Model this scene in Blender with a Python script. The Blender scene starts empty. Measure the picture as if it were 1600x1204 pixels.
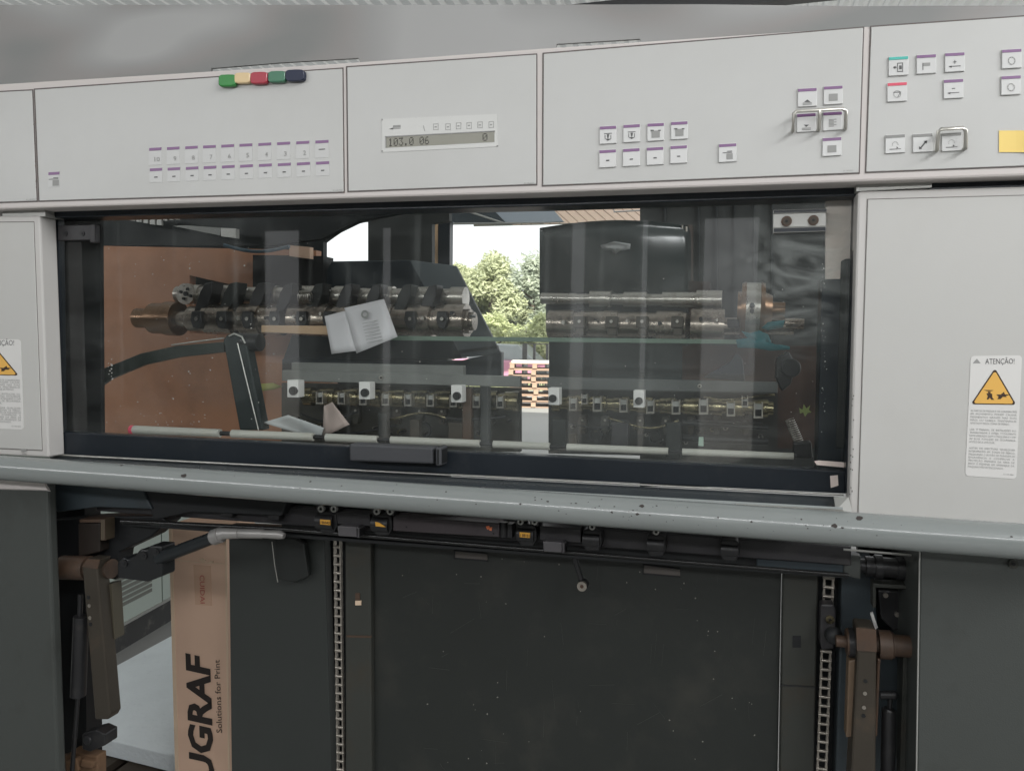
import bpy, bmesh, math, random
from mathutils import Vector, Matrix
random.seed(7)
scene = bpy.context.scene
COL = scene.collection
R = math.radians

# ------------------------------------------------------------------ camera
CAM = Vector((0.0, -1.45, 1.50))
FPX, CX, CY = 1200.0, 800.0, 602.0
ROT = Matrix.Rotation(R(16.0), 3, 'Z') @ Matrix.Rotation(R(90 - 3.5), 3, 'X') @ Matrix.Rotation(R(0.8), 3, 'Z')
cam = bpy.data.cameras.new('camera')
cam.sensor_width = 36.0
cam.lens = 36.0 * FPX / 1600.0
cam.clip_start = 0.02
cam.clip_end = 400.0
cam_o = bpy.data.objects.new('camera', cam)
cam_o.matrix_world = Matrix.Translation(CAM) @ ROT.to_4x4()
COL.objects.link(cam_o)
scene.camera = cam_o

# ------------------------------------------------------------------ light
world = bpy.data.worlds.new('World')
scene.world = world
world.use_nodes = True
bg = world.node_tree.nodes['Background']
bg.inputs['Color'].default_value = (0.97, 0.985, 1.0, 1)
bg.inputs['Strength'].default_value = 1.45

def area(name, loc, target, sx, sy, power, col):
    l = bpy.data.lights.new(name, 'AREA')
    l.shape = 'RECTANGLE'; l.size = sx; l.size_y = sy; l.energy = power; l.color = col
    o = bpy.data.objects.new(name, l)
    o.location = loc
    o.rotation_euler = (Vector(target) - Vector(loc)).to_track_quat('-Z', 'Y').to_euler()
    COL.objects.link(o)
    return o
area('roof_light', (3.2, -2.3, 3.75), (0.0, 0.0, 1.45), 3.6, 0.6, 165, (0.985, 0.99, 1.0))
area('shaft_highlight_fill', (-1.5, -4.0, 2.75), (-1.2, 0.3, 1.4), 10.0, 0.14, 112, (0.985, 0.99, 1.0))  # added lamp without a real fixture, puts highlights on the shafts
sun = bpy.data.lights.new('sun', 'SUN')
sun.energy = 9.0; sun.angle = R(0.6); sun.color = (1.0, 0.95, 0.86)
sun_o = bpy.data.objects.new('sun', sun)
sun_o.rotation_euler = Vector((-0.35, 0.95, -0.80)).to_track_quat('-Z', 'Y').to_euler()
COL.objects.link(sun_o)
scene.view_settings.view_transform = 'Standard'
scene.view_settings.look = 'None'
scene.view_settings.exposure = 0.0
scene.view_settings.gamma = 1.0
scene.view_settings.use_curve_mapping = False
scene.cycles.max_bounces = 6
scene.cycles.diffuse_bounces = 3
scene.cycles.glossy_bounces = 3
scene.cycles.transparent_max_bounces = 12

# ------------------------------------------------------------------ helpers
def ray(px, py):
    return ROT @ Vector(((px - CX) / FPX, -(py - CY) / FPX, -1.0))
def P(px, py, Y):
    d = ray(px, py)
    return CAM + d * ((Y - CAM.y) / d.y)
def G(px, py, z):
    d = ray(px, py)
    return CAM + d * ((z - CAM.z) / d.z)
def mpp(px, py, Y):
    return (P(px + 1, py, Y) - P(px, py, Y)).length
def lin(r, g, b):
    f = lambda c: ((c / 255 + 0.055) / 1.055) ** 2.4 if c > 10 else c / 255 / 12.92
    return (f(r), f(g), f(b))

class MB:
    def __init__(self):
        self.v, self.f, self.m, self.s = [], [], [], []
    def face(self, idx, m=0, s=False):
        self.f.append(tuple(idx)); self.m.append(m); self.s.append(s)
    def prism(self, front, ext, m=0):
        """front polygon (any winding) extruded by ext"""
        n = len(front); b = len(self.v)
        front = [Vector(p) for p in front]
        nrm = Vector((0, 0, 0))
        for i in range(n):
            nrm += front[i].cross(front[(i + 1) % n])
        if nrm.dot(ext) > 0:
            front = front[::-1]
        self.v += front + [p + ext for p in front]
        self.face(range(b, b + n), m)
        self.face(range(b + 2 * n - 1, b + n - 1, -1), m)
        for i in range(n):
            j = (i + 1) % n
            self.face((b + j, b + i, b + n + i, b + n + j), m)
        return self
    def px(self, pts, Y, t, m=0):
        return self.prism([P(x, y, Y) for x, y in pts], Vector((0, t, 0)), m)
    def rect(self, x0, y0, x1, y1, Y, t, m=0, k=0.0):
        """pixel rectangle; k = slope of its horizontal edges"""
        return self.px([(x0, y0), (x1, y0 + k * (x1 - x0)), (x1, y1 + k * (x1 - x0)), (x0, y1)], Y, t, m)
    def flat(self, pts, Y, m=0):
        b = len(self.v)
        pp = [P(x, y, Y) for x, y in pts]
        nrm = Vector((0, 0, 0))
        for i in range(len(pp)):
            nrm += pp[i].cross(pp[(i + 1) % len(pp)])
        if nrm.y > 0: pp = pp[::-1]
        self.v += pp
        self.face(range(b, b + len(pp)), m)
        return self
    def box(self, c, size, m=0, rot=None):
        c = Vector(c); sx, sy, sz = [a / 2 for a in size]
        rot = rot or Matrix.Identity(3)
        pts = [c + rot @ Vector((x, -sy, z)) for x, z in ((-sx, -sz), (sx, -sz), (sx, sz), (-sx, sz))]
        return self.prism(pts, rot @ Vector((0, 2 * sy, 0)), m)
    def tube(self, pts, r, m=0, n=14, caps=True):
        pts = [Vector(p) for p in pts]
        rs = r if isinstance(r, (list, tuple)) else [r] * len(pts)
        rings = []
        for i, p in enumerate(pts):
            t = Vector((0, 0, 0)); k = 0
            for a, c in ((i - 1, i), (i, i + 1)):
                if 0 <= a and c < len(pts) and (pts[c] - pts[a]).length > 1e-7:
                    t += (pts[c] - pts[a]).normalized()
            t.normalize()
            up = Vector((0, 0, 1)) if abs(t.z) < 0.9 else Vector((0, 1, 0))
            u = t.cross(up).normalized(); w = u.cross(t).normalized()
            ring = [p + (u * math.cos(2 * math.pi * q / n) + w * math.sin(2 * math.pi * q / n)) * rs[i] for q in range(n)]
            rings.append(ring)
        base = len(self.v)
        for ring in rings: self.v += ring
        for a in range(len(rings) - 1):
            for q in range(n):
                z = (q + 1) % n
                self.face((base + a * n + q, base + (a + 1) * n + q, base + (a + 1) * n + z, base + a * n + z), m, True)
        if caps:
            for ring, flip in ((rings[0], False), (rings[-1], True)):
                b = len(self.v); self.v += ring
                self.face(range(b, b + n) if not flip else range(b + n - 1, b - 1, -1), m)
        return self
    def ptube(self, pts, rpx, m=0, n=14):
        rs = rpx if isinstance(rpx, (list, tuple)) else [rpx] * len(pts)
        return self.tube([P(*p) for p in pts], [r * mpp(*p) for r, p in zip(rs, pts)], m, n)
    def step_lathe(self, A, B, Y, prof, m=0, n=28):
        """shaft between pixels A and B, profile of (x_px, r_px) pairs, straight steps"""
        pa, pb = P(A[0], A[1], Y), P(B[0], B[1], Y)
        k = mpp((A[0] + B[0]) / 2, (A[1] + B[1]) / 2, Y)
        pts, rs = [], []
        d = (pb - pa).normalized()
        for x, r in prof:
            y = A[1] + (B[1] - A[1]) * (x - A[0]) / (B[0] - A[0])
            q = P(x, y, Y)
            pts.append(pa + d * (q - pa).dot(d)); rs.append(r * k)
        ax = d
        up = Vector((0, 0, 1)); u = ax.cross(up).normalized(); w = u.cross(ax)
        for a in range(len(pts) - 1):
            b = len(self.v)
            for p, r in ((pts[a], rs[a]), (pts[a + 1], rs[a + 1])):
                self.v += [p + (u * math.cos(2 * math.pi * q / n) + w * math.sin(2 * math.pi * q / n)) * r for q in range(n)]
            sm = abs((pts[a + 1] - pts[a]).dot(ax)) > 1e-5
            for q in range(n):
                z = (q + 1) % n
                self.face((b + q, b + n + q, b + n + z, b + z), m, sm)
        for i, flip in ((0, False), (-1, True)):
            b = len(self.v)
            self.v += [pts[i] + (u * math.cos(2 * math.pi * q / n) + w * math.sin(2 * math.pi * q / n)) * rs[i] for q in range(n)]
            self.face(range(b, b + n) if not flip else range(b + n - 1, b - 1, -1), m)
        return self
    def ball(self, c, r, m=0, nu=14, nv=9, sq=(1, 1, 1)):
        b = len(self.v); c = Vector(c)
        for i in range(nv + 1):
            th = math.pi * i / nv
            for j in range(nu):
                ph = 2 * math.pi * j / nu
                self.v.append(c + Vector((sq[0] * r * math.sin(th) * math.cos(ph), sq[1] * r * math.sin(th) * math.sin(ph), sq[2] * r * math.cos(th))))
        for i in range(nv):
            for j in range(nu):
                k = (j + 1) % nu
                self.face((b + i * nu + j, b + (i + 1) * nu + j, b + (i + 1) * nu + k, b + i * nu + k), m, True)
        return self
    def disc(self, px, py, Y, r, t, m=0, n=18):
        """short cylinder facing the viewer along Y; r in pixels"""
        k = mpp(px, py, Y); c = P(px, py, Y)
        pts = [c + Vector((math.cos(2 * math.pi * q / n), 0, math.sin(2 * math.pi * q / n))) * r * k for q in range(n)]
        return self.prism(pts, Vector((0, t, 0)), m)
    def ring(self, px, py, Y, r0, r1, t, m=0, n=18):
        k = mpp(px, py, Y); c = P(px, py, Y)
        for q in range(n):
            a0, a1 = 2 * math.pi * q / n, 2 * math.pi * (q + 1) / n
            pts = [c + Vector((math.cos(a), 0, math.sin(a))) * r * k for a, r in ((a0, r0), (a0, r1), (a1, r1), (a1, r0))]
            self.prism(pts, Vector((0, t, 0)), m)
        return self
    def text(self, s, o, end, cap, Y, m=0, shear=0.0, bold=0.0, up=None):
        """flat print: s from pixel o to pixel end along its baseline, capitals cap pixels high"""
        me = text_mesh(s, shear, bold)
        xs = [v[0] for v in me[0]]
        if not xs: return self
        x0, x1 = min(xs), max(xs)
        a = Vector((end[0] - o[0], end[1] - o[1]))
        if up is None:
            up = Vector((a.y, -a.x)).normalized()
        up = Vector(up).normalized() * cap / 0.71
        b = len(self.v)
        for x, y in me[0]:
            q = Vector(o) + a * ((x - x0) / (x1 - x0)) + up * y
            self.v.append(P(q.x, q.y, Y))
        for f in me[1]:
            pp = [self.v[b + i] for i in f]
            nrm = Vector((0, 0, 0))
            for i in range(len(pp)): nrm += pp[i].cross(pp[(i + 1) % len(pp)])
            self.face([b + i for i in (f if nrm.y <= 0 else f[::-1])], m)
        return self
    def build(self, name, mats, parent=None, bevel=0.0, seg=2, part_stuff=False):
        if not isinstance(mats, (list, tuple)): mats = [mats]
        lo = Vector([min(p[i] for p in self.v) for i in range(3)]); hi = Vector([max(p[i] for p in self.v) for i in range(3)])
        c = (lo + hi) / 2
        me = bpy.data.meshes.new(name)
        me.from_pydata([tuple(p - c) for p in self.v], [], self.f)
        for mt in mats: me.materials.append(mt)
        me.polygons.foreach_set('material_index', self.m)
        me.polygons.foreach_set('use_smooth', self.s)
        if bevel:
            bm = bmesh.new(); bm.from_mesh(me)
            ed = [e for e in bm.edges if len(e.link_faces) == 2 and e.calc_face_angle(0) > 0.5 and not (e.link_faces[0].smooth and e.link_faces[1].smooth) and not (name == 'key' and e.link_faces[0].material_index)]
            bmesh.ops.bevel(bm, geom=ed, offset=bevel, segments=seg, affect='EDGES', profile=0.5, clamp_overlap=True)
            bm.to_mesh(me); bm.free()
        me.update()
        o = bpy.data.objects.new(name, me)
        link(o, c, parent)
        if part_stuff: o['kind'] = 'stuff'
        return o

WLOC = {}
def link(o, world_loc, parent=None):
    COL.objects.link(o)
    WLOC[o.name] = Vector(world_loc)
    if parent is not None:
        o.parent = parent
        o.location = Vector(world_loc) - WLOC[parent.name]
    else:
        o.location = world_loc
def empty(name, loc, parent=None):
    o = bpy.data.objects.new(name, None); o.empty_display_size = 0.05
    link(o, loc, parent); return o
def tag(o, label, cat=None, group=None, kind=None):
    o['label'] = label
    if cat: o['category'] = cat
    if group: o['group'] = group
    if kind: o['kind'] = kind
    return o
_tc = {}
def text_mesh(s, shear=0.0, bold=0.0):
    key = (s, shear, bold)
    if key not in _tc:
        cu = bpy.data.curves.new('t', 'FONT'); cu.body = s; cu.shear = shear; cu.offset = bold; cu.resolution_u = 2
        o = bpy.data.objects.new('t', cu); COL.objects.link(o)
        dg = bpy.context.evaluated_depsgraph_get(); dg.update()
        me = bpy.data.meshes.new_from_object(o.evaluated_get(dg))
        _tc[key] = ([(v.co.x, v.co.y) for v in me.vertices], [tuple(p.vertices) for p in me.polygons])
        bpy.data.objects.remove(o); bpy.data.curves.remove(cu); bpy.data.meshes.remove(me)
    return _tc[key]

# ------------------------------------------------------------------ materials
def M(name, rgb, rough=0.5, metal=0.0, var=0.06, scale=6.0, bump=0.0, bscale=250.0, dirt=0.0, dcol=(0.02, 0.018, 0.015),
      dscale=14.0, dlo=0.55, dhi=0.75, spec=0.5, rvar=0.12, stretch=(1, 1, 1), coat=0.0):
    m = bpy.data.materials.new(name); m.use_nodes = True
    nt = m.node_tree; N = nt.nodes; L = nt.links
    if max(rgb) < 0.07 and metal < 0.3: spec = min(spec, 0.35)   # specular lowered so dark paint stays black under sky reflections
    b = N['Principled BSDF']
    tc = N.new('ShaderNodeTexCoord')
    mp = N.new('ShaderNodeMapping'); mp.inputs['Scale'].default_value = stretch
    L.new(tc.outputs['Object'], mp.inputs['Vector'])
    n1 = N.new('ShaderNodeTexNoise'); n1.inputs['Scale'].default_value = scale; n1.inputs['Detail'].default_value = 5
    L.new(mp.outputs[0], n1.inputs['Vector'])
    mix = N.new('ShaderNodeMix'); mix.data_type = 'RGBA'
    mix.inputs['A'].default_value = (*[c * (1 - var) for c in rgb], 1)
    mix.inputs['B'].default_value = (*[min(1, c * (1 + var)) for c in rgb], 1)
    L.new(n1.outputs['Fac'], mix.inputs['Factor'])
    out = mix.outputs['Result']
    mr = N.new('ShaderNodeMapRange')
    mr.inputs['To Min'].default_value = max(0.03, rough - rvar); mr.inputs['To Max'].default_value = min(1, rough + rvar)
    L.new(n1.outputs['Fac'], mr.inputs['Value'])
    L.new(mr.outputs[0], b.inputs['Roughness'])
    if dirt > 0:
        n2 = N.new('ShaderNodeTexNoise'); n2.inputs['Scale'].default_value = dscale; n2.inputs['Detail'].default_value = 9; n2.inputs['Roughness'].default_value = 0.65
        L.new(mp.outputs[0], n2.inputs['Vector'])
        mr2 = N.new('ShaderNodeMapRange'); mr2.inputs['From Min'].default_value = dlo; mr2.inputs['From Max'].default_value = dhi
        mr2.inputs['To Max'].default_value = dirt
        L.new(n2.outputs['Fac'], mr2.inputs['Value'])
        mx = N.new('ShaderNodeMix'); mx.data_type = 'RGBA'
        L.new(mr2.outputs[0], mx.inputs['Factor']); L.new(out, mx.inputs['A'])
        mx.inputs['B'].default_value = (*dcol, 1)
        out = mx.outputs['Result']
    L.new(out, b.inputs['Base Color'])
    b.inputs['Metallic'].default_value = metal
    b.inputs['Specular IOR Level'].default_value = spec
    if coat: b.inputs['Coat Weight'].default_value = coat; b.inputs['Coat Roughness'].default_value = 0.12
    if bump > 0:
        n3 = N.new('ShaderNodeTexNoise'); n3.inputs['Scale'].default_value = bscale; n3.inputs['Detail'].default_value = 3
        L.new(mp.outputs[0], n3.inputs['Vector'])
        bp = N.new('ShaderNodeBump'); bp.inputs['Strength'].default_value = bump; bp.inputs['Distance'].default_value = 0.002
        L.new(n3.outputs['Fac'], bp.inputs['Height']); L.new(bp.outputs[0], b.inputs['Normal'])
    return m

beam_white = M('beam_white_paint', (0.54, 0.50, 0.48), 0.42, var=0.03, bump=0.05, bscale=400, dirt=0.35, dcol=(0.30, 0.26, 0.22), dscale=9, dlo=0.62, dhi=0.85)
plate_grey = M('membrane_grey', (0.475, 0.475, 0.46), 0.36, var=0.02, scale=3, dirt=0.3, dcol=(0.36, 0.355, 0.335), dscale=4, dlo=0.42, dhi=0.85)
seam_dark = M('seam_dark', (0.12, 0.105, 0.10), 0.8, dirt=0.5, dcol=(0.2, 0.18, 0.16), dscale=30)
door_white = M('door_grey_paint', (0.47, 0.465, 0.445), 0.45, var=0.03, scale=3, bump=0.05, bscale=350, dirt=0.25, dcol=(0.36, 0.345, 0.32), dscale=3.5, dlo=0.5, dhi=0.8)
door_rim = M('door_rim_paint', (0.50, 0.485, 0.465), 0.45, var=0.03, dirt=0.6, dcol=(0.12, 0.10, 0.09), dscale=60, dlo=0.72, dhi=0.78)
key_white = M('key_white', (0.55, 0.55, 0.54), 0.30, var=0.02)
key_flat = M('key_flat_grey', (0.49, 0.49, 0.48), 0.34, var=0.02)
purple = M('stripe_purple', (0.20, 0.10, 0.22), 0.4)
teal = M('stripe_teal', (0.06, 0.42, 0.36), 0.4)
redp = M('stripe_red', (0.62, 0.07, 0.12), 0.4)
greyp = M('stripe_grey', (0.22, 0.22, 0.21), 0.4)
ink = M('print_dark', (0.10, 0.10, 0.10), 0.6)
ink_soft = M('print_grey', (0.28, 0.28, 0.27), 0.6)
wire = M('guard_wire_nickel', (0.62, 0.60, 0.55), 0.32, metal=0.8)
lcd = M('lcd_glass', (0.20, 0.195, 0.155), 0.3, var=0.08)
lcd_ink = M('lcd_segment', (0.035, 0.033, 0.026), 0.4)
lcd_plate = M('lcd_plate', (0.52, 0.52, 0.50), 0.3, var=0.01)
black_frame = M('black_navy_frame', (0.012, 0.016, 0.021), 0.32, var=0.2, dirt=0.25, dcol=(0.06, 0.06, 0.06), dscale=20)
black = M('black_matt', (0.010, 0.011, 0.012), 0.6, var=0.2)
black_metal = M('black_oxide', (0.017, 0.017, 0.018), 0.38, metal=0.0, var=0.3, scale=20, bump=0.08, dirt=0.5, dcol=(0.055, 0.05, 0.045), dscale=35)
black_block = M('black_anodised', (0.030, 0.029, 0.031), 0.42, var=0.25, scale=20, dirt=0.4, dcol=(0.07, 0.065, 0.06), dscale=25)
dark_panel = M('dark_green_panel', (0.0195, 0.0220, 0.0200), 0.46, var=0.12, scale=3, bump=0.10, bscale=500, dirt=0.7, dcol=(0.040, 0.039, 0.033), dscale=6, dlo=0.52, dhi=0.75)
dark_post = M('dark_post_paint', (0.036, 0.038, 0.033), 0.5, var=0.15, bump=0.08, dirt=0.7, dcol=(0.045, 0.033, 0.02), dscale=9, dlo=0.5, dhi=0.75)
col_panel = M('column_panel', (0.053, 0.058, 0.054), 0.5, var=0.1, scale=3, bump=0.12, bscale=500, dirt=0.5, dcol=(0.028, 0.028, 0.025), dscale=7)
blue_grey = M('blue_grey_paint', (0.036, 0.047, 0.054), 0.45, var=0.1, dirt=0.5, dcol=(0.03, 0.03, 0.03), dscale=12)
bar_paint = M('bar_grey_paint', (0.205, 0.222, 0.216), 0.25, var=0.06, scale=4, bump=0.03, bscale=120, dirt=0.2, dcol=(0.14, 0.15, 0.145), dscale=7, dlo=0.45, dhi=0.9, coat=0.5, rvar=0.06)
tray_paint = M('tray_dark_paint', (0.040, 0.046, 0.050), 0.25, var=0.15, dirt=0.4, dcol=(0.09, 0.09, 0.085), dscale=12)
chip = M('paint_chip', (0.045, 0.038, 0.035), 0.8)
alu = M('aluminium', (0.50, 0.49, 0.46), 0.35, metal=0.85, var=0.1, scale=30, stretch=(1, 20, 20))
alu_soft = M('aluminium_painted', (0.36, 0.36, 0.34), 0.4, metal=0.3, var=0.08)
steel = M('shaft_steel', (0.32, 0.275, 0.235), 0.26, metal=0.9, var=0.2, scale=18, dirt=0.85, dcol=(0.05, 0.04, 0.032), dscale=26, dlo=0.50, dhi=0.68, rvar=0.1)
steel_clean = M('steel_bright', (0.40, 0.375, 0.34), 0.3, metal=0.9, var=0.1, scale=30, dirt=0.7, dcol=(0.06, 0.05, 0.04), dscale=30)
copper = M('copper_flange', (0.22, 0.135, 0.085), 0.3, metal=0.85, var=0.15, scale=15, dirt=0.6, dcol=(0.06, 0.04, 0.03), dscale=25)
rust = M('rusty_brown_steel', (0.080, 0.048, 0.031), 0.55, metal=0.2, var=0.25, scale=16, bump=0.1, dirt=0.7, dcol=(0.04, 0.032, 0.026), dscale=18, dlo=0.45, dhi=0.7)
arm_steel = M('arm_dark_steel', (0.050, 0.042, 0.032), 0.45, metal=0.35, var=0.2, scale=14, bump=0.08, dirt=0.6, dcol=(0.10, 0.065, 0.04), dscale=12)
chain_steel = M('chain_steel', (0.36, 0.33, 0.29), 0.35, metal=0.8, var=0.25, scale=60, dirt=0.6, dcol=(0.03, 0.028, 0.025), dscale=90)
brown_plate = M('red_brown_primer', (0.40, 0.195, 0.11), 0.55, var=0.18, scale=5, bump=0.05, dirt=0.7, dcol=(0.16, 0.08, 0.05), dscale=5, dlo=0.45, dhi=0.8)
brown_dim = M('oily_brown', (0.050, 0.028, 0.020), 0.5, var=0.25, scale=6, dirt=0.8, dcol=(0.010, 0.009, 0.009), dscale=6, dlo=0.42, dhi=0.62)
inner_dark = M('inner_dark_paint', (0.009, 0.012, 0.013), 0.5, var=0.2, scale=4, dirt=0.4, dcol=(0.022, 0.021, 0.018), dscale=7)
inner_wall = M('inner_wall_green', (0.018, 0.020, 0.019), 0.55, var=0.15, scale=3, dirt=0.5, dcol=(0.018, 0.018, 0.017), dscale=4)
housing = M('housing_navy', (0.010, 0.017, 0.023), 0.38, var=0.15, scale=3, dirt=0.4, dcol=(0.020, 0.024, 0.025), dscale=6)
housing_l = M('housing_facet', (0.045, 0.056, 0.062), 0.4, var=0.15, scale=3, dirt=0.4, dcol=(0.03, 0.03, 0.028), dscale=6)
hood_m = M('reflected_drum_green', (0.020, 0.028, 0.028), 0.22, var=0.2, scale=3, dirt=0.5, dcol=(0.008, 0.01, 0.01), dscale=5)
for _n in hood_m.node_tree.nodes:
    if _n.type == 'BSDF_PRINCIPLED': _n.inputs['Specular IOR Level'].default_value = 0.6
rail_grey = M('rail_grey', (0.16, 0.165, 0.155), 0.4, metal=0.2, var=0.12, dirt=0.4, dcol=(0.08, 0.08, 0.075), dscale=12)
green_rail = M('rail_green', (0.13, 0.20, 0.15), 0.4, var=0.1)
white_tube = M('white_roller', (0.42, 0.41, 0.37), 0.42, var=0.04, dirt=0.4, dcol=(0.42, 0.37, 0.30), dscale=16)
tag_white = M('sensor_white', (0.72, 0.70, 0.68), 0.4, var=0.02)
paper = M('paper_white', (0.66, 0.64, 0.66), 0.8, var=0.03)
paper_grey = M('paper_grey', (0.40, 0.41, 0.41), 0.8, var=0.04)
paper_pink = M('paper_pink', (0.40, 0.32, 0.29), 0.8, var=0.12, scale=30)
wood = M('pale_wood', (0.48, 0.32, 0.19), 0.6, var=0.15, scale=6, stretch=(1, 12, 12))
wood_dark = M('rough_wood', (0.16, 0.10, 0.055), 0.8, var=0.35, scale=9, stretch=(1, 8, 8), bump=0.3, bscale=60)
wood_pallet = M('pallet_wood', (0.42, 0.29, 0.21), 0.8, var=0.25, scale=8, stretch=(1, 8, 8))
card = M('cardboard', (0.64, 0.44, 0.325), 0.75, var=0.05, scale=5, bump=0.04, bscale=200, dirt=0.25, dcol=(0.52, 0.34, 0.245), dscale=4)
card_edge = M('cardboard_edge', (0.62, 0.47, 0.34), 0.8)
card_ink = M('box_print', (0.030, 0.024, 0.022), 0.7)
tape_m = M('packing_tape', (0.60, 0.40, 0.29), 0.22, var=0.03)
tape_red = M('tape_red_print', (0.40, 0.075, 0.06), 0.5)
cab_green = M('cabinet_green', (0.44, 0.50, 0.455), 0.5, var=0.03, scale=2)
cab_vent = M('cabinet_vent', (0.17, 0.175, 0.155), 0.6)
kick = M('cabinet_kick', (0.055, 0.055, 0.055), 0.7, dirt=0.7, dcol=(0.2, 0.19, 0.17), dscale=12)
foam = M('foam_blue_grey', (0.70, 0.75, 0.77), 0.7, var=0.08, scale=9, bump=1.0, bscale=70, dirt=0.3, dcol=(0.52, 0.57, 0.60), dscale=40)
rubber = M('rubber_black', (0.016, 0.017, 0.018), 0.55, var=0.2)
yellow_lab = M('yellow_label', (0.70, 0.36, 0.045), 0.5)
amber = M('warning_amber', (0.70, 0.40, 0.085), 0.5, var=0.04)
warn_dark = M('warning_brown', (0.045, 0.026, 0.016), 0.6)
label_white = M('label_white', (0.62, 0.61, 0.59), 0.45, var=0.01)
note_yellow = M('note_yellow', (0.83, 0.62, 0.20), 0.7, var=0.02)
orange_mark = M('orange_mark', (0.60, 0.16, 0.06), 0.6)
teal_cloth = M('teal_cloth', (0.012, 0.13, 0.15), 0.8, var=0.3, scale=30, bump=0.5, bscale=80)
green_leaf_lab = M('green_tag', (0.20, 0.25, 0.08), 0.6)
spring_m = steel_clean
def roof_material():
    m = M('roof_sheet', (0.50, 0.51, 0.51), 0.5, var=0.1, scale=1.5)
    N = m.node_tree.nodes; L = m.node_tree.links
    tl = N.new('ShaderNodeBsdfTranslucent'); tl.inputs['Color'].default_value = (0.62, 0.65, 0.66, 1)
    mx = N.new('ShaderNodeMixShader'); mx.inputs['Fac'].default_value = 0.14
    L.new(N['Principled BSDF'].outputs[0], mx.inputs[1]); L.new(tl.outputs[0], mx.inputs[2]); L.new(mx.outputs[0], N['Material Output'].inputs['Surface'])
    return m
roof_m = roof_material()
roof_dark = M('roof_purlin', (0.08, 0.08, 0.085), 0.6)
soffit = M('soffit_board', (0.78, 0.60, 0.52), 0.6, var=0.08, scale=4)
truss_m = M('truss_grey', (0.30, 0.34, 0.38), 0.5, var=0.1)
cream = M('cream_wall', (0.66, 0.57, 0.52), 0.6, var=0.08, scale=12, dirt=0.4, dcol=(0.45, 0.36, 0.32), dscale=14)
concrete = M('concrete', (0.30, 0.30, 0.29), 0.75, var=0.12, scale=1.2, dirt=0.3, dcol=(0.2, 0.2, 0.19), dscale=3)

def blur_sheet_material():
    m = bpy.data.materials.new('soft_grey_sheet'); m.use_nodes = True
    nt = m.node_tree; N = nt.nodes; L = nt.links; b = N['Principled BSDF']
    tc = N.new('ShaderNodeTexCoord')
    mp = N.new('ShaderNodeMapping'); mp.inputs['Scale'].default_value = (1.0, 1, 2.6); mp.inputs['Location'].default_value = (3.1, 0, 0.4)
    L.new(tc.outputs['Object'], mp.inputs['Vector'])
    n = N.new('ShaderNodeTexNoise'); n.inputs['Scale'].default_value = 2.6; n.inputs['Detail'].default_value = 0.5
    L.new(mp.outputs[0], n.inputs['Vector'])
    r = N.new('ShaderNodeValToRGB'); e = r.color_ramp.elements
    e[0].position = 0.28; e[0].color = (0.20, 0.205, 0.20, 1); e[1].position = 0.62; e[1].color = (0.34, 0.34, 0.335, 1)
    x = e.new(0.50); x.color = (0.28, 0.28, 0.275, 1)
    x = e.new(0.40); x.color = (0.25, 0.24, 0.232, 1)
    L.new(n.outputs['Fac'], r.inputs['Fac']); L.new(r.outputs['Color'], b.inputs['Base Color'])
    b.inputs['Roughness'].default_value = 0.6
    return m
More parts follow.
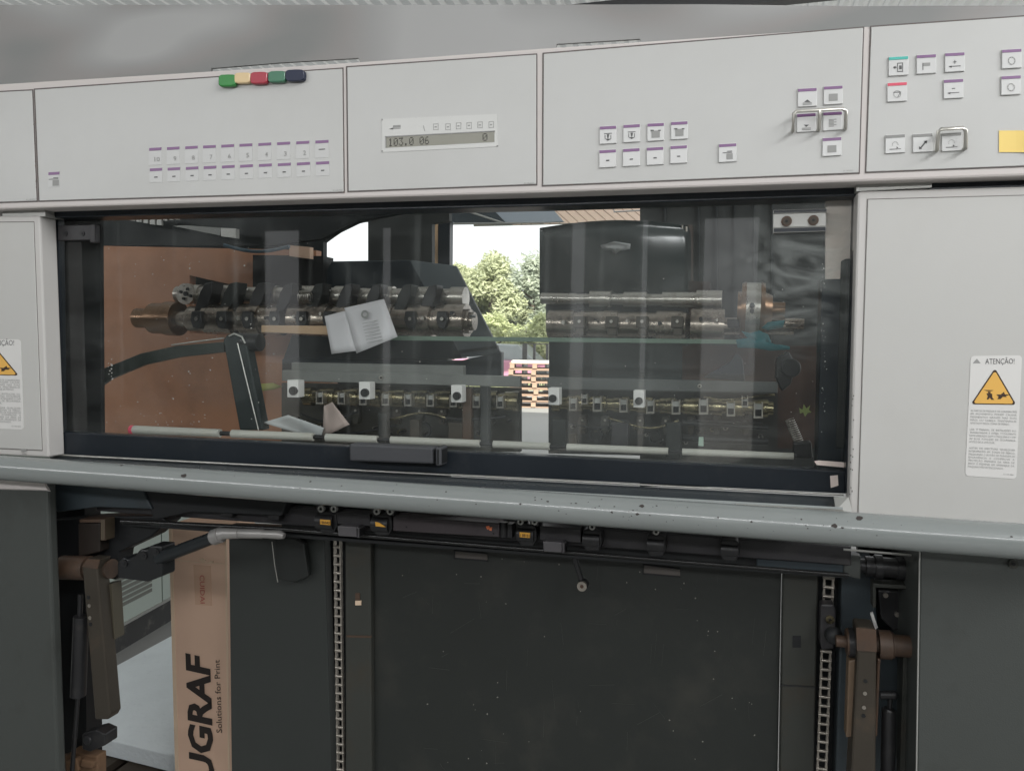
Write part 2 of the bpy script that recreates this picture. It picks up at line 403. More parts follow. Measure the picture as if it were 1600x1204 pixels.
def glass_material():
    m = bpy.data.materials.new('guard_glass'); m.use_nodes = True
    nt = m.node_tree; N = nt.nodes; L = nt.links
    N.remove(N['Principled BSDF'])
    out = N['Material Output']
    tr = N.new('ShaderNodeBsdfTransparent'); tr.inputs['Color'].default_value = (0.95, 0.965, 0.96, 1)
    gl = N.new('ShaderNodeBsdfGlossy'); gl.inputs['Roughness'].default_value = 0.02; gl.inputs['Color'].default_value = (1, 1, 1, 1)
    fr = N.new('ShaderNodeFresnel'); fr.inputs['IOR'].default_value = 1.45
    mx = N.new('ShaderNodeMixShader')
    geo = N.new('ShaderNodeNewGeometry')
    inv = N.new('ShaderNodeMath'); inv.operation = 'SUBTRACT'; inv.inputs[0].default_value = 1.0; L.new(geo.outputs['Backfacing'], inv.inputs[1])
    m1 = N.new('ShaderNodeMath'); m1.operation = 'MULTIPLY'; fk = N.new('ShaderNodeMath'); fk.operation = 'MULTIPLY'; fk.inputs[1].default_value = 1.0; L.new(fr.outputs[0], fk.inputs[0]); L.new(fk.outputs[0], m1.inputs[0]); L.new(inv.outputs[0], m1.inputs[1])
    L.new(m1.outputs[0], mx.inputs['Fac']); L.new(tr.outputs[0], mx.inputs[1]); L.new(gl.outputs[0], mx.inputs[2])
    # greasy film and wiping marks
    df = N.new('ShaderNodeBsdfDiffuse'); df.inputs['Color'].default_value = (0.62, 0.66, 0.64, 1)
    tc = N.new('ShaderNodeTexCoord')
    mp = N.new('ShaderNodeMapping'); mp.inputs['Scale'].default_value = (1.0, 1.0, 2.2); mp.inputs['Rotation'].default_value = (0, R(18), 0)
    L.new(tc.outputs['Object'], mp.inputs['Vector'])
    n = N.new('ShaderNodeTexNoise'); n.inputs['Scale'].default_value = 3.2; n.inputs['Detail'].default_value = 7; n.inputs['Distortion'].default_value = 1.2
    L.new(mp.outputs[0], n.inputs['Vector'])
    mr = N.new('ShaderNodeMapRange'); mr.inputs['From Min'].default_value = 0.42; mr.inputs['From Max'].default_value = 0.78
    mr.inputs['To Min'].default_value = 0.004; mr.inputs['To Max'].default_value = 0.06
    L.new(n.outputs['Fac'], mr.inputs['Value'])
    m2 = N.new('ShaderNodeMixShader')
    # reflection haze painted into the film: right-end swirl, vertical streaks, broad middle patch
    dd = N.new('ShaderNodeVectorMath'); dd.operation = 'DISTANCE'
    L.new(tc.outputs['Object'], dd.inputs[0]); dd.inputs[1].default_value = REFLECT_HAZE
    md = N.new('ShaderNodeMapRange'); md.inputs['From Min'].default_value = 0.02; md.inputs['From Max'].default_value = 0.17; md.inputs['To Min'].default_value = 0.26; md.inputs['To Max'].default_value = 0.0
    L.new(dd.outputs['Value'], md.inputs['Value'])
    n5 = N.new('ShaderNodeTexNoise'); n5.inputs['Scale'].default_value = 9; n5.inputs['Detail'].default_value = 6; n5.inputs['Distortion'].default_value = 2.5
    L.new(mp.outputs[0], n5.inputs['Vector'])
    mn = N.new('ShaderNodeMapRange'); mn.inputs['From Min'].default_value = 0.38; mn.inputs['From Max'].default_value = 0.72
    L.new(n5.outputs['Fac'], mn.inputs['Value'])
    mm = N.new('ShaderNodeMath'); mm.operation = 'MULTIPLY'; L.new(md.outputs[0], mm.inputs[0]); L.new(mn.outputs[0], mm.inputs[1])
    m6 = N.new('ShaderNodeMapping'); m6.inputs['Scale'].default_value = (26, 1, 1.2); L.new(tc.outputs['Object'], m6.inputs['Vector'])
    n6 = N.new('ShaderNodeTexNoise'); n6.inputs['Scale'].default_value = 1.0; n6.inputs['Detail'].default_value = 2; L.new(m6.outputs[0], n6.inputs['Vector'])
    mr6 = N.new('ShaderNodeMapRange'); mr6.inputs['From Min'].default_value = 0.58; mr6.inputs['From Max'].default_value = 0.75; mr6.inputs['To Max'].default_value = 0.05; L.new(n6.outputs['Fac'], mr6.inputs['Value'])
    d2 = N.new('ShaderNodeVectorMath'); d2.operation = 'DISTANCE'; L.new(tc.outputs['Object'], d2.inputs[0]); d2.inputs[1].default_value = REFLECT_HAZE2
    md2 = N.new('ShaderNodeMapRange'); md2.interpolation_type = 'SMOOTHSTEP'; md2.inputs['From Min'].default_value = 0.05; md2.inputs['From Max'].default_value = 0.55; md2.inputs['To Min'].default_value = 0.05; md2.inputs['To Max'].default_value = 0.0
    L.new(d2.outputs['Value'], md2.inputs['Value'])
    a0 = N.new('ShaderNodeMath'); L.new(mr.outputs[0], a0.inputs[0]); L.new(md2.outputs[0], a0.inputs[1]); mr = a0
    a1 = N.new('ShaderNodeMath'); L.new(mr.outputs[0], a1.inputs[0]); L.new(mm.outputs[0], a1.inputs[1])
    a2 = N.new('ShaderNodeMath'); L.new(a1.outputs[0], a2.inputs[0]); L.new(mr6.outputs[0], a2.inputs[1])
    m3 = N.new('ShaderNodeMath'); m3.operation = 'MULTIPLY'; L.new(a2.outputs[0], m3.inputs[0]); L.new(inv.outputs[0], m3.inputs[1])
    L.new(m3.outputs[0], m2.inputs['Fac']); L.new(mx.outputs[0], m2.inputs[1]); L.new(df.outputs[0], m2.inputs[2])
    L.new(m2.outputs[0], out.inputs['Surface'])
    return m
sheet_m = blur_sheet_material()
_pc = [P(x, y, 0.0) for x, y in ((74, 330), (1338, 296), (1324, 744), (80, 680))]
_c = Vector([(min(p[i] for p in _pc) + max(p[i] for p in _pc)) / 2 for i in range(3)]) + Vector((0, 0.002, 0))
REFLECT_HAZE = P(1268, 425, 0.0) - _c
REFLECT_HAZE2 = P(900, 560, 0.0) - _c
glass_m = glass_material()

def leaf_material(name, c0, c1):
    m = bpy.data.materials.new(name); m.use_nodes = True
    nt = m.node_tree; N = nt.nodes; L = nt.links; b = N['Principled BSDF']
    gi = N.new('ShaderNodeTexCoord'); n = N.new('ShaderNodeTexNoise'); n.inputs['Scale'].default_value = 1.7; n.inputs['Detail'].default_value = 6
    L.new(gi.outputs['Object'], n.inputs['Vector'])
    r = N.new('ShaderNodeValToRGB'); r.color_ramp.elements[0].position = 0.3; r.color_ramp.elements[1].position = 0.7
    r.color_ramp.elements[0].color = (*c0, 1); r.color_ramp.elements[1].color = (*c1, 1)
    L.new(n.outputs['Fac'], r.inputs['Fac']); L.new(r.outputs['Color'], b.inputs['Base Color'])
    b.inputs['Roughness'].default_value = 0.6
    tl = N.new('ShaderNodeBsdfTranslucent'); L.new(r.outputs['Color'], tl.inputs['Color'])
    mx = N.new('ShaderNodeMixShader'); mx.inputs['Fac'].default_value = 0.45
    L.new(b.outputs[0], mx.inputs[1]); L.new(tl.outputs[0], mx.inputs[2]); L.new(mx.outputs[0], N['Material Output'].inputs['Surface'])
    return m
leaf_a = leaf_material('leaf_mid', (0.40, 0.44, 0.28), (0.66, 0.68, 0.46))
leaf_b = leaf_material('leaf_blue', (0.38, 0.43, 0.35), (0.58, 0.62, 0.50))
leaf_c = leaf_material('leaf_bright', (0.50, 0.55, 0.30), (0.72, 0.75, 0.46))
bark = M('bark', (0.12, 0.09, 0.07), 0.9, var=0.3, scale=20)

# ================================================================== the setting
mb = MB(); mb.box((0, 20, -0.05), (90, 110, 0.1))
o = mb.build('floor', concrete); tag(o, 'grey concrete floor running out into the yard', kind='structure')

# corrugated roof of the hall
mb = MB()
def corrugated(mb, x0, x1, y0, y1, z0, z1, pitch, amp):
    n = int((x1 - x0) / pitch * 4)
    b = len(mb.v)
    for i in range(n + 1):
        x = x0 + (x1 - x0) * i / n
        dz = amp * (1 if i % 4 in (0, 1) else -1)
        mb.v += [Vector((x, y0, z0 + dz)), Vector((x, y1, z1 + dz))]
    for i in range(n):
        a = b + 2 * i
        mb.face((a, a + 2, a + 3, a + 1))
corrugated(mb, -14, 14, -12, 8.6, 4.3, 4.3, 0.12, 0.022)
roof = mb.build('hall_roof', roof_m)
roof['kind'] = 'structure'; roof['label'] = 'corrugated metal roof of the hall above the press'
added_wall_m = M('added_wall_grey', (0.16, 0.165, 0.16), 0.8, var=0.2, scale=0.6)  # unseen walls added to darken what metal and glass reflect
reflection_gaps = [(412, 470), (596, 612), (890, 912), (1000, 1009), (1096, 1180)]     # made-up gaps, shaped to put ghost light bars on the glass
xs_ = [-14.0]
for a_, b_ in reflection_gaps: xs_ += [P(a_, 528, 9.0).x, P(b_, 528, 9.0).x]
xs_.append(14.0)
for k in range(0, len(xs_), 2):
    mb = MB(); mb.box(((xs_[k] + xs_[k + 1]) / 2, -9.0, 2.1), (xs_[k + 1] - xs_[k], 0.1, 4.2)); o = mb.build('added_hall_wall', added_wall_m); o['kind'] = 'structure'
for k in range(1, len(xs_) - 1, 2):
    mb = MB(); mb.box(((xs_[k] + xs_[k + 1]) / 2, -9.0, 3.65), (xs_[k + 1] - xs_[k], 0.1, 1.1)); o = mb.build('added_hall_wall', added_wall_m); o['kind'] = 'structure'
for c, sz in (((-13.95, -1.0, 2.1), (0.1, 15.9, 4.2)), ((13.95, -1.0, 2.1), (0.1, 15.9, 4.2))):
    mb = MB(); mb.box(c, sz); o = mb.build('added_hall_wall', added_wall_m); o['kind'] = 'structure'
for y in (3.2, 5.0):
    mb = MB(); mb.box((0, y, 4.19), (28, 0.10, 0.14)); mb.build('purlin', roof_dark, roof)

# yard reflected in the glass, built as solid scenery behind the gap: trees
def tree(name, base, h, rad, nleaf, lm, label, squash=1.0, leaf=0.17, seed=1):
    rnd = random.Random(seed)
    t = empty(name, base); base = Vector(base)
    mb = MB()
    top = base + Vector((0, 0, h * 0.8))
    mb.tube([base, base + Vector((0.05, 0, h * 0.35)), top], [0.14, 0.10, 0.03], n=8)
    for k in range(6):
        a = k * 1.05 + seed; s = base + Vector((0, 0, h * (0.35 + 0.07 * k)))
        mb.tube([s, s + Vector((math.cos(a) * rad * 0.4, math.sin(a) * rad * 0.4, h * 0.10)), s + Vector((math.cos(a) * rad * 0.75, math.sin(a) * rad * 0.75, h * 0.16))], [0.05, 0.035, 0.012], n=6)
    mb.build('trunk', bark, t)
    blobs = []
    for k in range(26):
        a = rnd.uniform(0, 6.28); q = rnd.random() ** 0.6; zz = rnd.uniform(0.22, 1.0)
        rr = rad * (1.0 - 0.55 * max(0, zz - 0.5) / 0.5) * q
        blobs.append((base + Vector((math.cos(a) * rr, math.sin(a) * rr, h * zz * squash)), rad * rnd.uniform(0.20, 0.36)))
    vs, fs = [], []
    for k in range(nleaf):
        c, r = rnd.choice(blobs)
        d = Vector((rnd.gauss(0, 1), rnd.gauss(0, 1), rnd.gauss(0, 1))).normalized()
        p = c + d * r * (rnd.random() ** 0.35)
        u = Vector((rnd.gauss(0, 1), rnd.gauss(0, 1), rnd.gauss(0, 0.6))).normalized()
        w = u.cross((d + Vector((0, 0, 0.7))).normalized())
        if w.length < 0.1: continue
        w.normalize(); s = leaf * rnd.uniform(0.6, 1.4)
        b = len(vs)
        vs += [p - u * s, p + w * s * 0.45, p + u * s, p - w * s * 0.45]
        fs.append((b, b + 1, b + 2, b + 3))
    mb = MB(); mb.v = vs
    for f in fs: mb.face(f)
    mb.build('crown', lm, t)
    tag(t, label, 'tree', 'reflected trees built behind the gap')
    return t
def tree_at(px, pybase_depth, h, rad, n, lm, label, seed, **k):
    q = P(px, 528, pybase_depth)
    return tree('leafy_tree', (q.x, q.y, 0), h, rad, n, lm, label, seed=seed, **k)
tree_at(764, 30, 4.75, 2.0, 15000, leaf_a, 'tall yellowish green tree with the highest tip in the gap', 3, leaf=0.11)
tree_at(832, 30.5, 4.55, 2.1, 15000, leaf_b, 'bluish green rounded tree beside the dark drum shape', 5, leaf=0.11)
tree_at(706, 31, 4.5, 2.2, 13000, leaf_a, 'green tree partly hidden behind the slanted dark housing', 9, leaf=0.11)
tree_at(796, 34, 4.6, 3.4, 18000, leaf_b, 'dark green tree behind the two nearer trees', 12, leaf=0.14)
tree_at(905, 31, 4.3, 2.2, 9000, leaf_b, 'green tree showing through the slot under the dark drum shape', 15, leaf=0.11)
tree_at(772, 24, 2.0, 1.4, 10000, leaf_c, 'low bright green bush left of the black cart posts', 21, leaf=0.08)
tree_at(850, 23, 2.1, 1.2, 9000, leaf_c, 'low pale green bush behind the black cart posts', 23, leaf=0.08)
# strip of sunlit grass in front of the trees
mb = MB(); c = P(800, 528, 27)
rnd = random.Random(4)
for k in range(9000):
    p = Vector((c.x + rnd.uniform(-4, 4), 20 + rnd.random() * 8, 0)); a = rnd.uniform(0, 3.14)
    u = Vector((math.cos(a), math.sin(a), 0)) * 0.03; hh = rnd.uniform(0.12, 0.45)
    b = len(mb.v); mb.v += [p - u, p + u, p + Vector((rnd.uniform(-.08, .08), rnd.uniform(-.08, .08), hh))]
    mb.face((b, b + 1, b + 2))
o = mb.build('grass', leaf_c); tag(o, 'sunlit green grass below the trees', 'grass', kind='stuff')

# pallets stacked in the yard
PAL = P(826, 645, 14.6); PAL.z = 0
def make_pallet():
    t = empty('wooden_pallet', (0, 0, 0))
    for k in range(5):
        mb = MB(); mb.box((0, -0.40 + 0.2 * k, 0.128), (1.1, 0.14, 0.018)); mb.build('deck_board', wood_pallet, t)
    for x in (-0.49, 0, 0.49):
        mb = MB(); mb.box((x, 0, 0.07), (0.10, 0.96, 0.092)); mb.build('stringer', wood_pallet, t)
    for y in (-0.40, 0, 0.40):
        mb = MB(); mb.box((0, y, 0.012), (1.1, 0.10, 0.018)); mb.build('bottom_board', wood_pallet, t)
    return t
def copy_tree(o, parent=None):
    c = o.copy(); COL.objects.link(c); c.parent = parent
    for ch in o.children: copy_tree(ch, c)
    return c
names_p = ['lowest pallet of the stack outside, resting on the floor', 'second pallet from the floor in the stack outside', 'third pallet from the floor in the stack outside',
           'middle pallet of the seven stacked outside', 'third pallet from the top of the stack outside', 'second pallet from the top of the stack outside', 'topmost pallet of the stack outside, under the white board']
proto = make_pallet()
rnd = random.Random(8)
for k in range(7):
    p = proto if k == 0 else copy_tree(proto)
    p.location = (PAL.x + rnd.uniform(-.03, .03), PAL.y + 0.5 + rnd.uniform(-.02, .02), 0.139 * k)
    p.rotation_euler.z = R(14 + rnd.uniform(-2, 2))
    tag(p, names_p[k], 'pallet', 'pallets stacked outside')
# white board lying on the stack
t = MB(); t.box((0, 0, 0.02), (1.0, 0.7, 0.05)); t.v = [Matrix.Rotation(R(14), 3, 'Z') @ v + Vector((PAL.x, PAL.y + 0.45, 0.975)) for v in t.v]
o = t.build('white_board', label_white, None, 0.006); tag(o, 'bright white board lying on top of the pallet stack outside', 'board')
# hand cart with black posts behind the stack
q = P(838, 560, 17.5); q.z = 0
cart = empty('hand_cart', q)
mb = MB(); mb.box(q + Vector((0, 0, 0.95)), (0.75, 0.5, 0.06)); mb.build('deck', black_metal, cart)
for x in (-0.25, 0.0, 0.33):
    mb = MB(); mb.box(q + Vector((x, -0.2, 1.16)), (0.06 if x > -0.2 else 0.12, 0.05, 0.40)); mb.build('post', black_metal, cart)
mb = MB(); mb.box(q + Vector((0.04, -0.2, 1.37)), (0.66, 0.04, 0.025)); mb.build('top_rail', black_metal, cart)
for x in (-0.3, 0.3):
    mb = MB(); mb.tube([q + Vector((x, -0.06, 0.12)), q + Vector((x, 0.0, 0.12))], 0.12, n=16); mb.build('wheel', rubber, cart)
    mb = MB(); mb.box(q + Vector((x, 0, 0.52)), (0.05, 0.4, 0.8)); mb.build('leg', black_metal, cart)
tag(cart, 'black steel cart with upright posts behind the pallet stack', 'cart')
# far car
q = P(795, 560, 21); q.z = 0
car = empty('parked_car', q)
carm = M('car_paint_pink', (0.55, 0.24, 0.34), 0.25, coat=0.5)
mb = MB(); mb.prism([q + Vector(v) for v in ((-1.9, -0.8, 0.3), (1.9, -0.8, 0.3), (1.95, -0.8, 0.7), (1.2, -0.8, 0.85), (-1.3, -0.8, 0.88), (-1.95, -0.8, 0.75))], Vector((0, 1.6, 0))); mb.build('body', carm, car, 0.06)
mb = MB(); mb.prism([q + Vector(v) for v in ((-1.3, -0.7, 0.86), (1.0, -0.7, 0.84), (0.45, -0.65, 1.32), (-0.8, -0.65, 1.35))], Vector((0, 1.4, 0))); mb.build('cabin', M('car_glass', (.30, .33, .34), .15), car, 0.05)
for x in (-1.2, 1.2):
    for y in (-0.82, 0.62):
        mb = MB(); mb.tube([q + Vector((x, y, 0.31)), q + Vector((x, y + 0.2, 0.31))], 0.31, n=18); mb.build('wheel', rubber, car)
tag(car, 'pinkish car parked far away by the bushes', 'car')

# boarded porch ceiling outside, seen at the top of the gap
pc = empty('porch_ceiling', P(920, 330, 2.6))
for k in range(17):
    x0 = 787 + k * 15.0
    x1 = x0 + 12.8
    sk = -26
    mb = MB()
    a = [G(x0 + sk, 313, 4.7), G(x1 + sk, 313, 4.7), G(x1 + 14, 351 - 0.030 * (x1 - 795), 4.7), G(x0 + 14, 351 - 0.030 * (x0 - 795), 4.7)]
    mb.prism(a, Vector((0, 0, 0.08))); mb.build('board', soffit, pc)
mb = MB(); a = [G(740, 300, 4.74), G(1070, 300, 4.74), G(1070, 346, 4.74), G(740, 354, 4.74)]
mb.prism(a, Vector((0, 0, 0.02))); mb.build('backing_sheet', roof_dark, pc)
mb = MB(); mb.ptube([(958, 322, 12.0), (960, 332, 12.0)], 1, n=6); mb.ptube([(960, 331, 12.0), (1031, 327, 12.0)], 1.2, n=6); mb.ptube([(1031, 318, 12.0), (1031, 328, 12.0)], 1.0, n=6)
mb.build('conduit', roof_dark, pc)
tag(pc, 'pinkish boarded porch ceiling above the bright gap outside', 'ceiling')
# grey folded sheet ducts left of the porch ceiling
dk = empty('sheet_metal_duct', P(700, 335, 1.9))
for pts, mt in (([(600, 322), (655, 320), (712, 349), (606, 351)], truss_m), ([(640, 320), (760, 317), (790, 348), (700, 349)], blue_grey), ([(735, 318), (852, 314), (880, 346), (770, 350)], truss_m)):
    mb = MB(); mb.px(pts, 1.9 + 0.02 * len(dk.children), 0.03); mb.build('panel', mt, dk)
mb = MB(); mb.ptube([(718, 326, 1.88), (788, 349, 1.88)], 1.6, n=8); mb.ptube([(600, 351, 1.88), (850, 348, 1.88)], 1.5, n=8); mb.build('edge_strip', alu_soft, dk)
tag(dk, 'grey folded sheet metal duct above the slanted housing', 'duct')
# posts left of the gap
for pts, mt, nm, lb in (([(674, 350), (684, 350), (684, 420), (674, 420)], wood, 'wooden_post', 'pale wooden post left of the bright gap'),
                        ([(685, 345), (703, 345), (703, 425), (685, 425)], black_frame, 'steel_post', 'black steel post at the left side of the bright gap')):
    mb = MB(); mb.px(pts, 1.7, 0.04)
    lo = mb.v[2] if True else None
    zb = [v for v in mb.v]; zmin = min(v.z for v in zb)
    mb.v = [Vector((v.x, v.y, 0.0)) if abs(v.z - zmin) < 0.02 else v for v in mb.v]
    o = mb.build(nm, mt); tag(o, lb, 'post')

# ================================================================== the printing press
press = empty('printing_press', (-0.4, 0.3, 0.0))
tag(press, 'large grey printing press delivery end with white control panel and glass guard', 'printing press')
def part(mb, name, mat, parent=None, bevel=0.0, label=None, seg=2, stuff=False):
    o = mb.build(name, mat, parent or press, bevel, seg, stuff)
    if label: o['label'] = label
    return o

# ---- control beam
YB = -0.08
mb = MB(); mb.px([(-130, 139), (540, 98), (850, 75), (1355, 41), (1740, 14), (1740, 270), (1340, 284), (850, 301), (540, 310), (-130, 331)], YB, 0.16)
beam = part(mb, 'control_beam', beam_white, None, 0.004, 'long off-white beam that holds the control panels')
mods = {'left_end': [(-120, 150), (50, 141), (57, 314), (-120, 320)],
        'keys10': [(54, 140), (535, 107), (537, 300), (61, 314)],
        'display': [(542, 105), (838, 85), (838, 288), (544, 299)],
        'keys8': [(849, 84), (1349, 43), (1342, 270), (848, 290)],
        'run': [(1361, 42), (1735, 16), (1735, 254), (1353, 269)]}
labels = {'left_end': 'blank plate at the left end of the beam', 'keys10': 'plate with two rows of ten flat numbered keys', 'display': 'plate with the narrow grey display',
          'keys8': 'plate with white keys and a double wire guard', 'run': 'plate with the green and red striped run keys'}
plates = {}
for k, q in mods.items():
    cx = sum(p[0] for p in q) / 4; cy = sum(p[1] for p in q) / 4
    grow = lambda s: [(x + s * (1 if x > cx else -1), y + s * (1 if y > cy else -1)) for x, y in q]
    mb = MB(); mb.px(grow(1.4), YB - 0.0012, 0.01)
    part(mb, 'seam', seam_dark, beam)
    mb = MB(); mb.px(grow(-0.4), YB - 0.0022, 0.01)
    plates[k] = part(mb, 'control_plate', plate_grey, None, 0.0009, labels[k], seg=2)
YP = YB - 0.0022
KS = -0.058     # slope of the key rows
def key(parent, cx, sy, w, h, stripe, face=key_white, icon=None, lab=None, proud=0.003):
    """one key: cap with coloured stripe along its top and printed icon"""
    mb = MB(); x0, x1 = cx - w / 2, cx + w / 2
    mb.rect(x0, sy - 3 + KS * -w / 2, x1, sy + h + KS * -w / 2, YP - proud, proud + 0.001, 0, KS)
    mb.rect(x0 + .5, sy - 2.2 + KS * -w / 2, x1 - .5, sy + 2.2 + KS * -w / 2, YP - proud - 0.0006, 0.0005, 1, KS)
    if icon: icon(mb, cx, sy + 2 + h / 2, YP - proud - 0.0005)
    o = mb.build('key', [face, stripe, ink], parent, 0.0007 if proud > 0.002 else 0.0)
    if lab: o['label'] = lab
    return o
def i_dash(mb, x, y, Y): mb.rect(x - 2.5, y - 1, x + 2.5, y + 0.8, Y, 0.0003, 2, KS)
def i_bar(mb, x, y, Y): mb.rect(x - 5, y - 3, x + 5, y - 1.6, Y, 0.0003, 2, KS)
def i_num(s):
    def f(mb, x, y, Y):
        w = 4.2 * len(s); mb.text(s, (x + 3 - w / 2, y + 5), (x + 3 + w / 2, y + 5 + KS * w), 7.0, Y - 0.0002, 3)
    return f
def i_drip(mb, x, y, Y):
    mb.rect(x - 6, y - 5.5, x + 6, y - 4.5, Y, 0.0003, 2, KS); mb.px([(x - 2, y - 4), (x + 2, y - 4), (x + 1, y + 1), (x, y + 3), (x - 1, y + 1)], Y, 0.0003, 2)
    mb.rect(x - 5, y - 3, x - 4, y + 3, Y, 0.0003, 2); mb.rect(x + 4, y - 3, x + 5, y + 3, Y, 0.0003, 2); mb.px([(x - 5, y + 3), (x + 5, y + 3), (x, y + 6)], Y, 0.0003, 2)
def i_sq(mb, x, y, Y): mb.rect(x - 7, y - 5, x + 7, y + 6, Y, 0.0003, 3, KS)
def i_sqn(mb, x, y, Y):
    mb.rect(x - 6.5, y - 5, x + 6.5, y + 6, Y, 0.0003, 3, KS); mb.rect(x - 8, y - 6.5, x - 3, y - 4.5, Y - .0002, 0.0003, 2); mb.rect(x + 4, y - 6.5, x + 8, y - 4.8, Y - .0002, 0.0003, 2)
def i_up(mb, x, y, Y):
    mb.px([(x, y), (x + 5, y + 4), (x - 5, y + 4)], Y, 0.0003, 2)
    for q in (5.2, 7.4): mb.rect(x - 7, y + q, x + 7, y + q + 1.2, Y, 0.0003, 3, KS)
def i_dn(mb, x, y, Y):
    mb.px([(x - 4, y), (x + 4, y), (x, y + 3.6)], Y, 0.0003, 2)
    for q in (5.2, 7.4): mb.rect(x - 7, y + q, x + 7, y + q + 1.2, Y, 0.0003, 3, KS)
def i_pile(mb, x, y, Y):
    for q in range(6): mb.rect(x - 6 + (q % 3 == 0) * 0, y - 6 + 2.1 * q, x + (6 if q % 2 == 0 else 2), y - 4.8 + 2.1 * q, Y, 0.0003, 3, KS)
def i_arm(mb, x, y, Y):
    mb.rect(x - 2, y - 2, x + 8, y + 7, Y, 0.0003, 3, KS); mb.rect(x - 8, y - 3.6, x + 7, y - 2.6, Y, 0.0003, 2, KS); mb.rect(x - 1, y - 6, x + 7, y - 5, Y, 0.0003, 2, KS)
def i_stop(mb, x, y, Y):
    for a in range(10):
        t0, t1 = a * .628, a * .628 + .5
        mb.px([(x + 6 * math.cos(t0), y + 6 * math.sin(t0)), (x + 6 * math.cos(t1), y + 6 * math.sin(t1)), (x + 5 * math.cos(t1), y + 5 * math.sin(t1)), (x + 5 * math.cos(t0), y + 5 * math.sin(t0))], Y, 0.0003, 3)
    mb.px([(x - 6, y - 3), (x + 6, y - 3.6), (x + 6, y - 2.6), (x - 6, y - 2)], Y, 0.0003, 2); mb.px([(x + 5, y - 2), (x + 1.5, y + 5), (x + 0.5, y + 5), (x + 4, y - 2)], Y, 0.0003, 2)
def i_in(mb, x, y, Y):
    for a, b, c, d in ((-2, -8, 7, -7), (-2, 5, 7, 6), (-2, -8, -1, 6), (6, -8, 7, 6), (1, -4, 5, 2), (-8, -2, -3, 0)): mb.rect(x + a, y + b, x + c, y + d, Y, 0.0003, 2, KS)
    mb.px([(x - 8, y - 1), (x - 5, y - 3.5), (x - 5, y + 1.5)], Y, 0.0003, 2)
def i_flag(mb, x, y, Y): mb.rect(x - 6, y - 5, x - 4.8, y + 6, Y, 0.0003, 2); mb.rect(x - 5, y - 5, x + 6, y, Y, 0.0003, 3, KS)
def i_plus(mb, x, y, Y):
    mb.rect(x - 2.5, y - 4, x + 2.5, y - 3, Y, 0.0003, 2, KS); mb.rect(x - .6, y - 6, x + .6, y - 1, Y, 0.0003, 2); mb.rect(x - 9, y + 3, x + 9, y + 4, Y, 0.0003, 2, KS); mb.px([(x - 9, y + 4), (x - 5, y + 2), (x - 5, y + 5.5)], Y, 0.0003, 2)
def i_minus(mb, x, y, Y):
    mb.rect(x - 2.5, y - 4, x + 2.5, y - 3, Y, 0.0003, 2, KS); mb.rect(x - 9, y + 3, x + 9, y + 4, Y, 0.0003, 2, KS); mb.px([(x - 9, y + 4), (x - 5, y + 2), (x - 5, y + 5.5)], Y, 0.0003, 2)
def i_ring(mb, x, y, Y):
    for a in range(8):
        t0, t1 = a * .785, a * .785 + .62
        mb.px([(x + 6 * math.cos(t0), y + 6.5 * math.sin(t0)), (x + 6 * math.cos(t1), y + 6.5 * math.sin(t1)), (x + 4.6 * math.cos(t1), y + 5 * math.sin(t1)), (x + 4.6 * math.cos(t0), y + 5 * math.sin(t0))], Y, 0.0003, 3)
def i_turn(mb, x, y, Y):
    for a in range(5, 12):
        t0, t1 = a * .55, a * .55 + .3
        mb.px([(x + 5 * math.cos(t0), y - 2 + 5 * math.sin(t0)), (x + 5 * math.cos(t1), y - 2 + 5 * math.sin(t1)), (x + 4 * math.cos(t1), y - 2 + 4 * math.sin(t1)), (x + 4 * math.cos(t0), y - 2 + 4 * math.sin(t0))], Y, 0.0003, 3)
    mb.rect(x - 9, y + 5, x + 9, y + 6, Y, 0.0003, 2, KS); mb.px([(x + 2, y + 1), (x + 5, y + 3), (x + 2, y + 4)], Y, 0.0003, 2)
def i_diag(mb, x, y, Y):
    mb.px([(x - 5, y + 5), (x + 4, y - 6), (x + 6, y - 5), (x - 3, y + 6)], Y, 0.0003, 2); mb.px([(x + 1, y - 6), (x + 7, y - 7), (x + 6, y - 2)], Y, 0.0003, 2); mb.px([(x - 6, y + 2), (x - 6, y + 7), (x - 1, y + 6)], Y, 0.0003, 2)
_kb = MB.build
def key3(*a, **k): pass
# the icon meshes use slot 3 for the lighter print
def _key_build(self, name, mats, parent=None, bevel=0.0, seg=2, part_stuff=False):
    if name == 'key': mats = list(mats) + [ink_soft]
    return _kb(self, name, mats, parent, bevel, seg, part_stuff)
MB.build = _key_build
pl = plates['keys10']
xs = [242.5, 270.5, 299, 327, 355.5, 384, 413.5, 443, 473, 503]
for i, x in enumerate(xs):
    s = ['10', '9', '8', '7', '6', '5', '4', '3', '2', ''][i]
    w = 20 + i * 0.15
    key(pl, x, 233 - 0.0445 * (x - 242), w, 25, purple, key_flat, i_num(s) if s else i_bar, proud=0.0006)
    key(pl, x + 1, 265 - 0.0400 * (x - 242), w, 20, purple, key_flat, i_dash, proud=0.0006)
key(pl, 84, 271, 18, 21, purple, key_flat, i_arm, 'single key at the lower left of the plate', proud=0.0006)
pl = plates['keys8']
for x, y, ic in ((950, 199.5, i_drip), (987, 197, i_drip), (1024.5, 195, i_sqn), (1061.5, 192.5, i_sqn)): key(pl, x, y, 26.5, 25, purple, key_white, ic)
for x, y in ((949.5, 236.5), (986.5, 234.5), (1023.5, 232.5), (1060.5, 230)): key(pl, x, y, 26.5, 25, purple, key_white, i_dash)
key(pl, 1137, 227, 28, 26, purple, key_white, i_arm)
for x, y, ic in ((1261.5, 140.5, i_up), (1302, 137, i_sq), (1260, 180, i_dn), (1301, 177.5, i_pile), (1300, 217.5, i_sq)): key(pl, x, y, 30, 26, purple, key_white, ic)
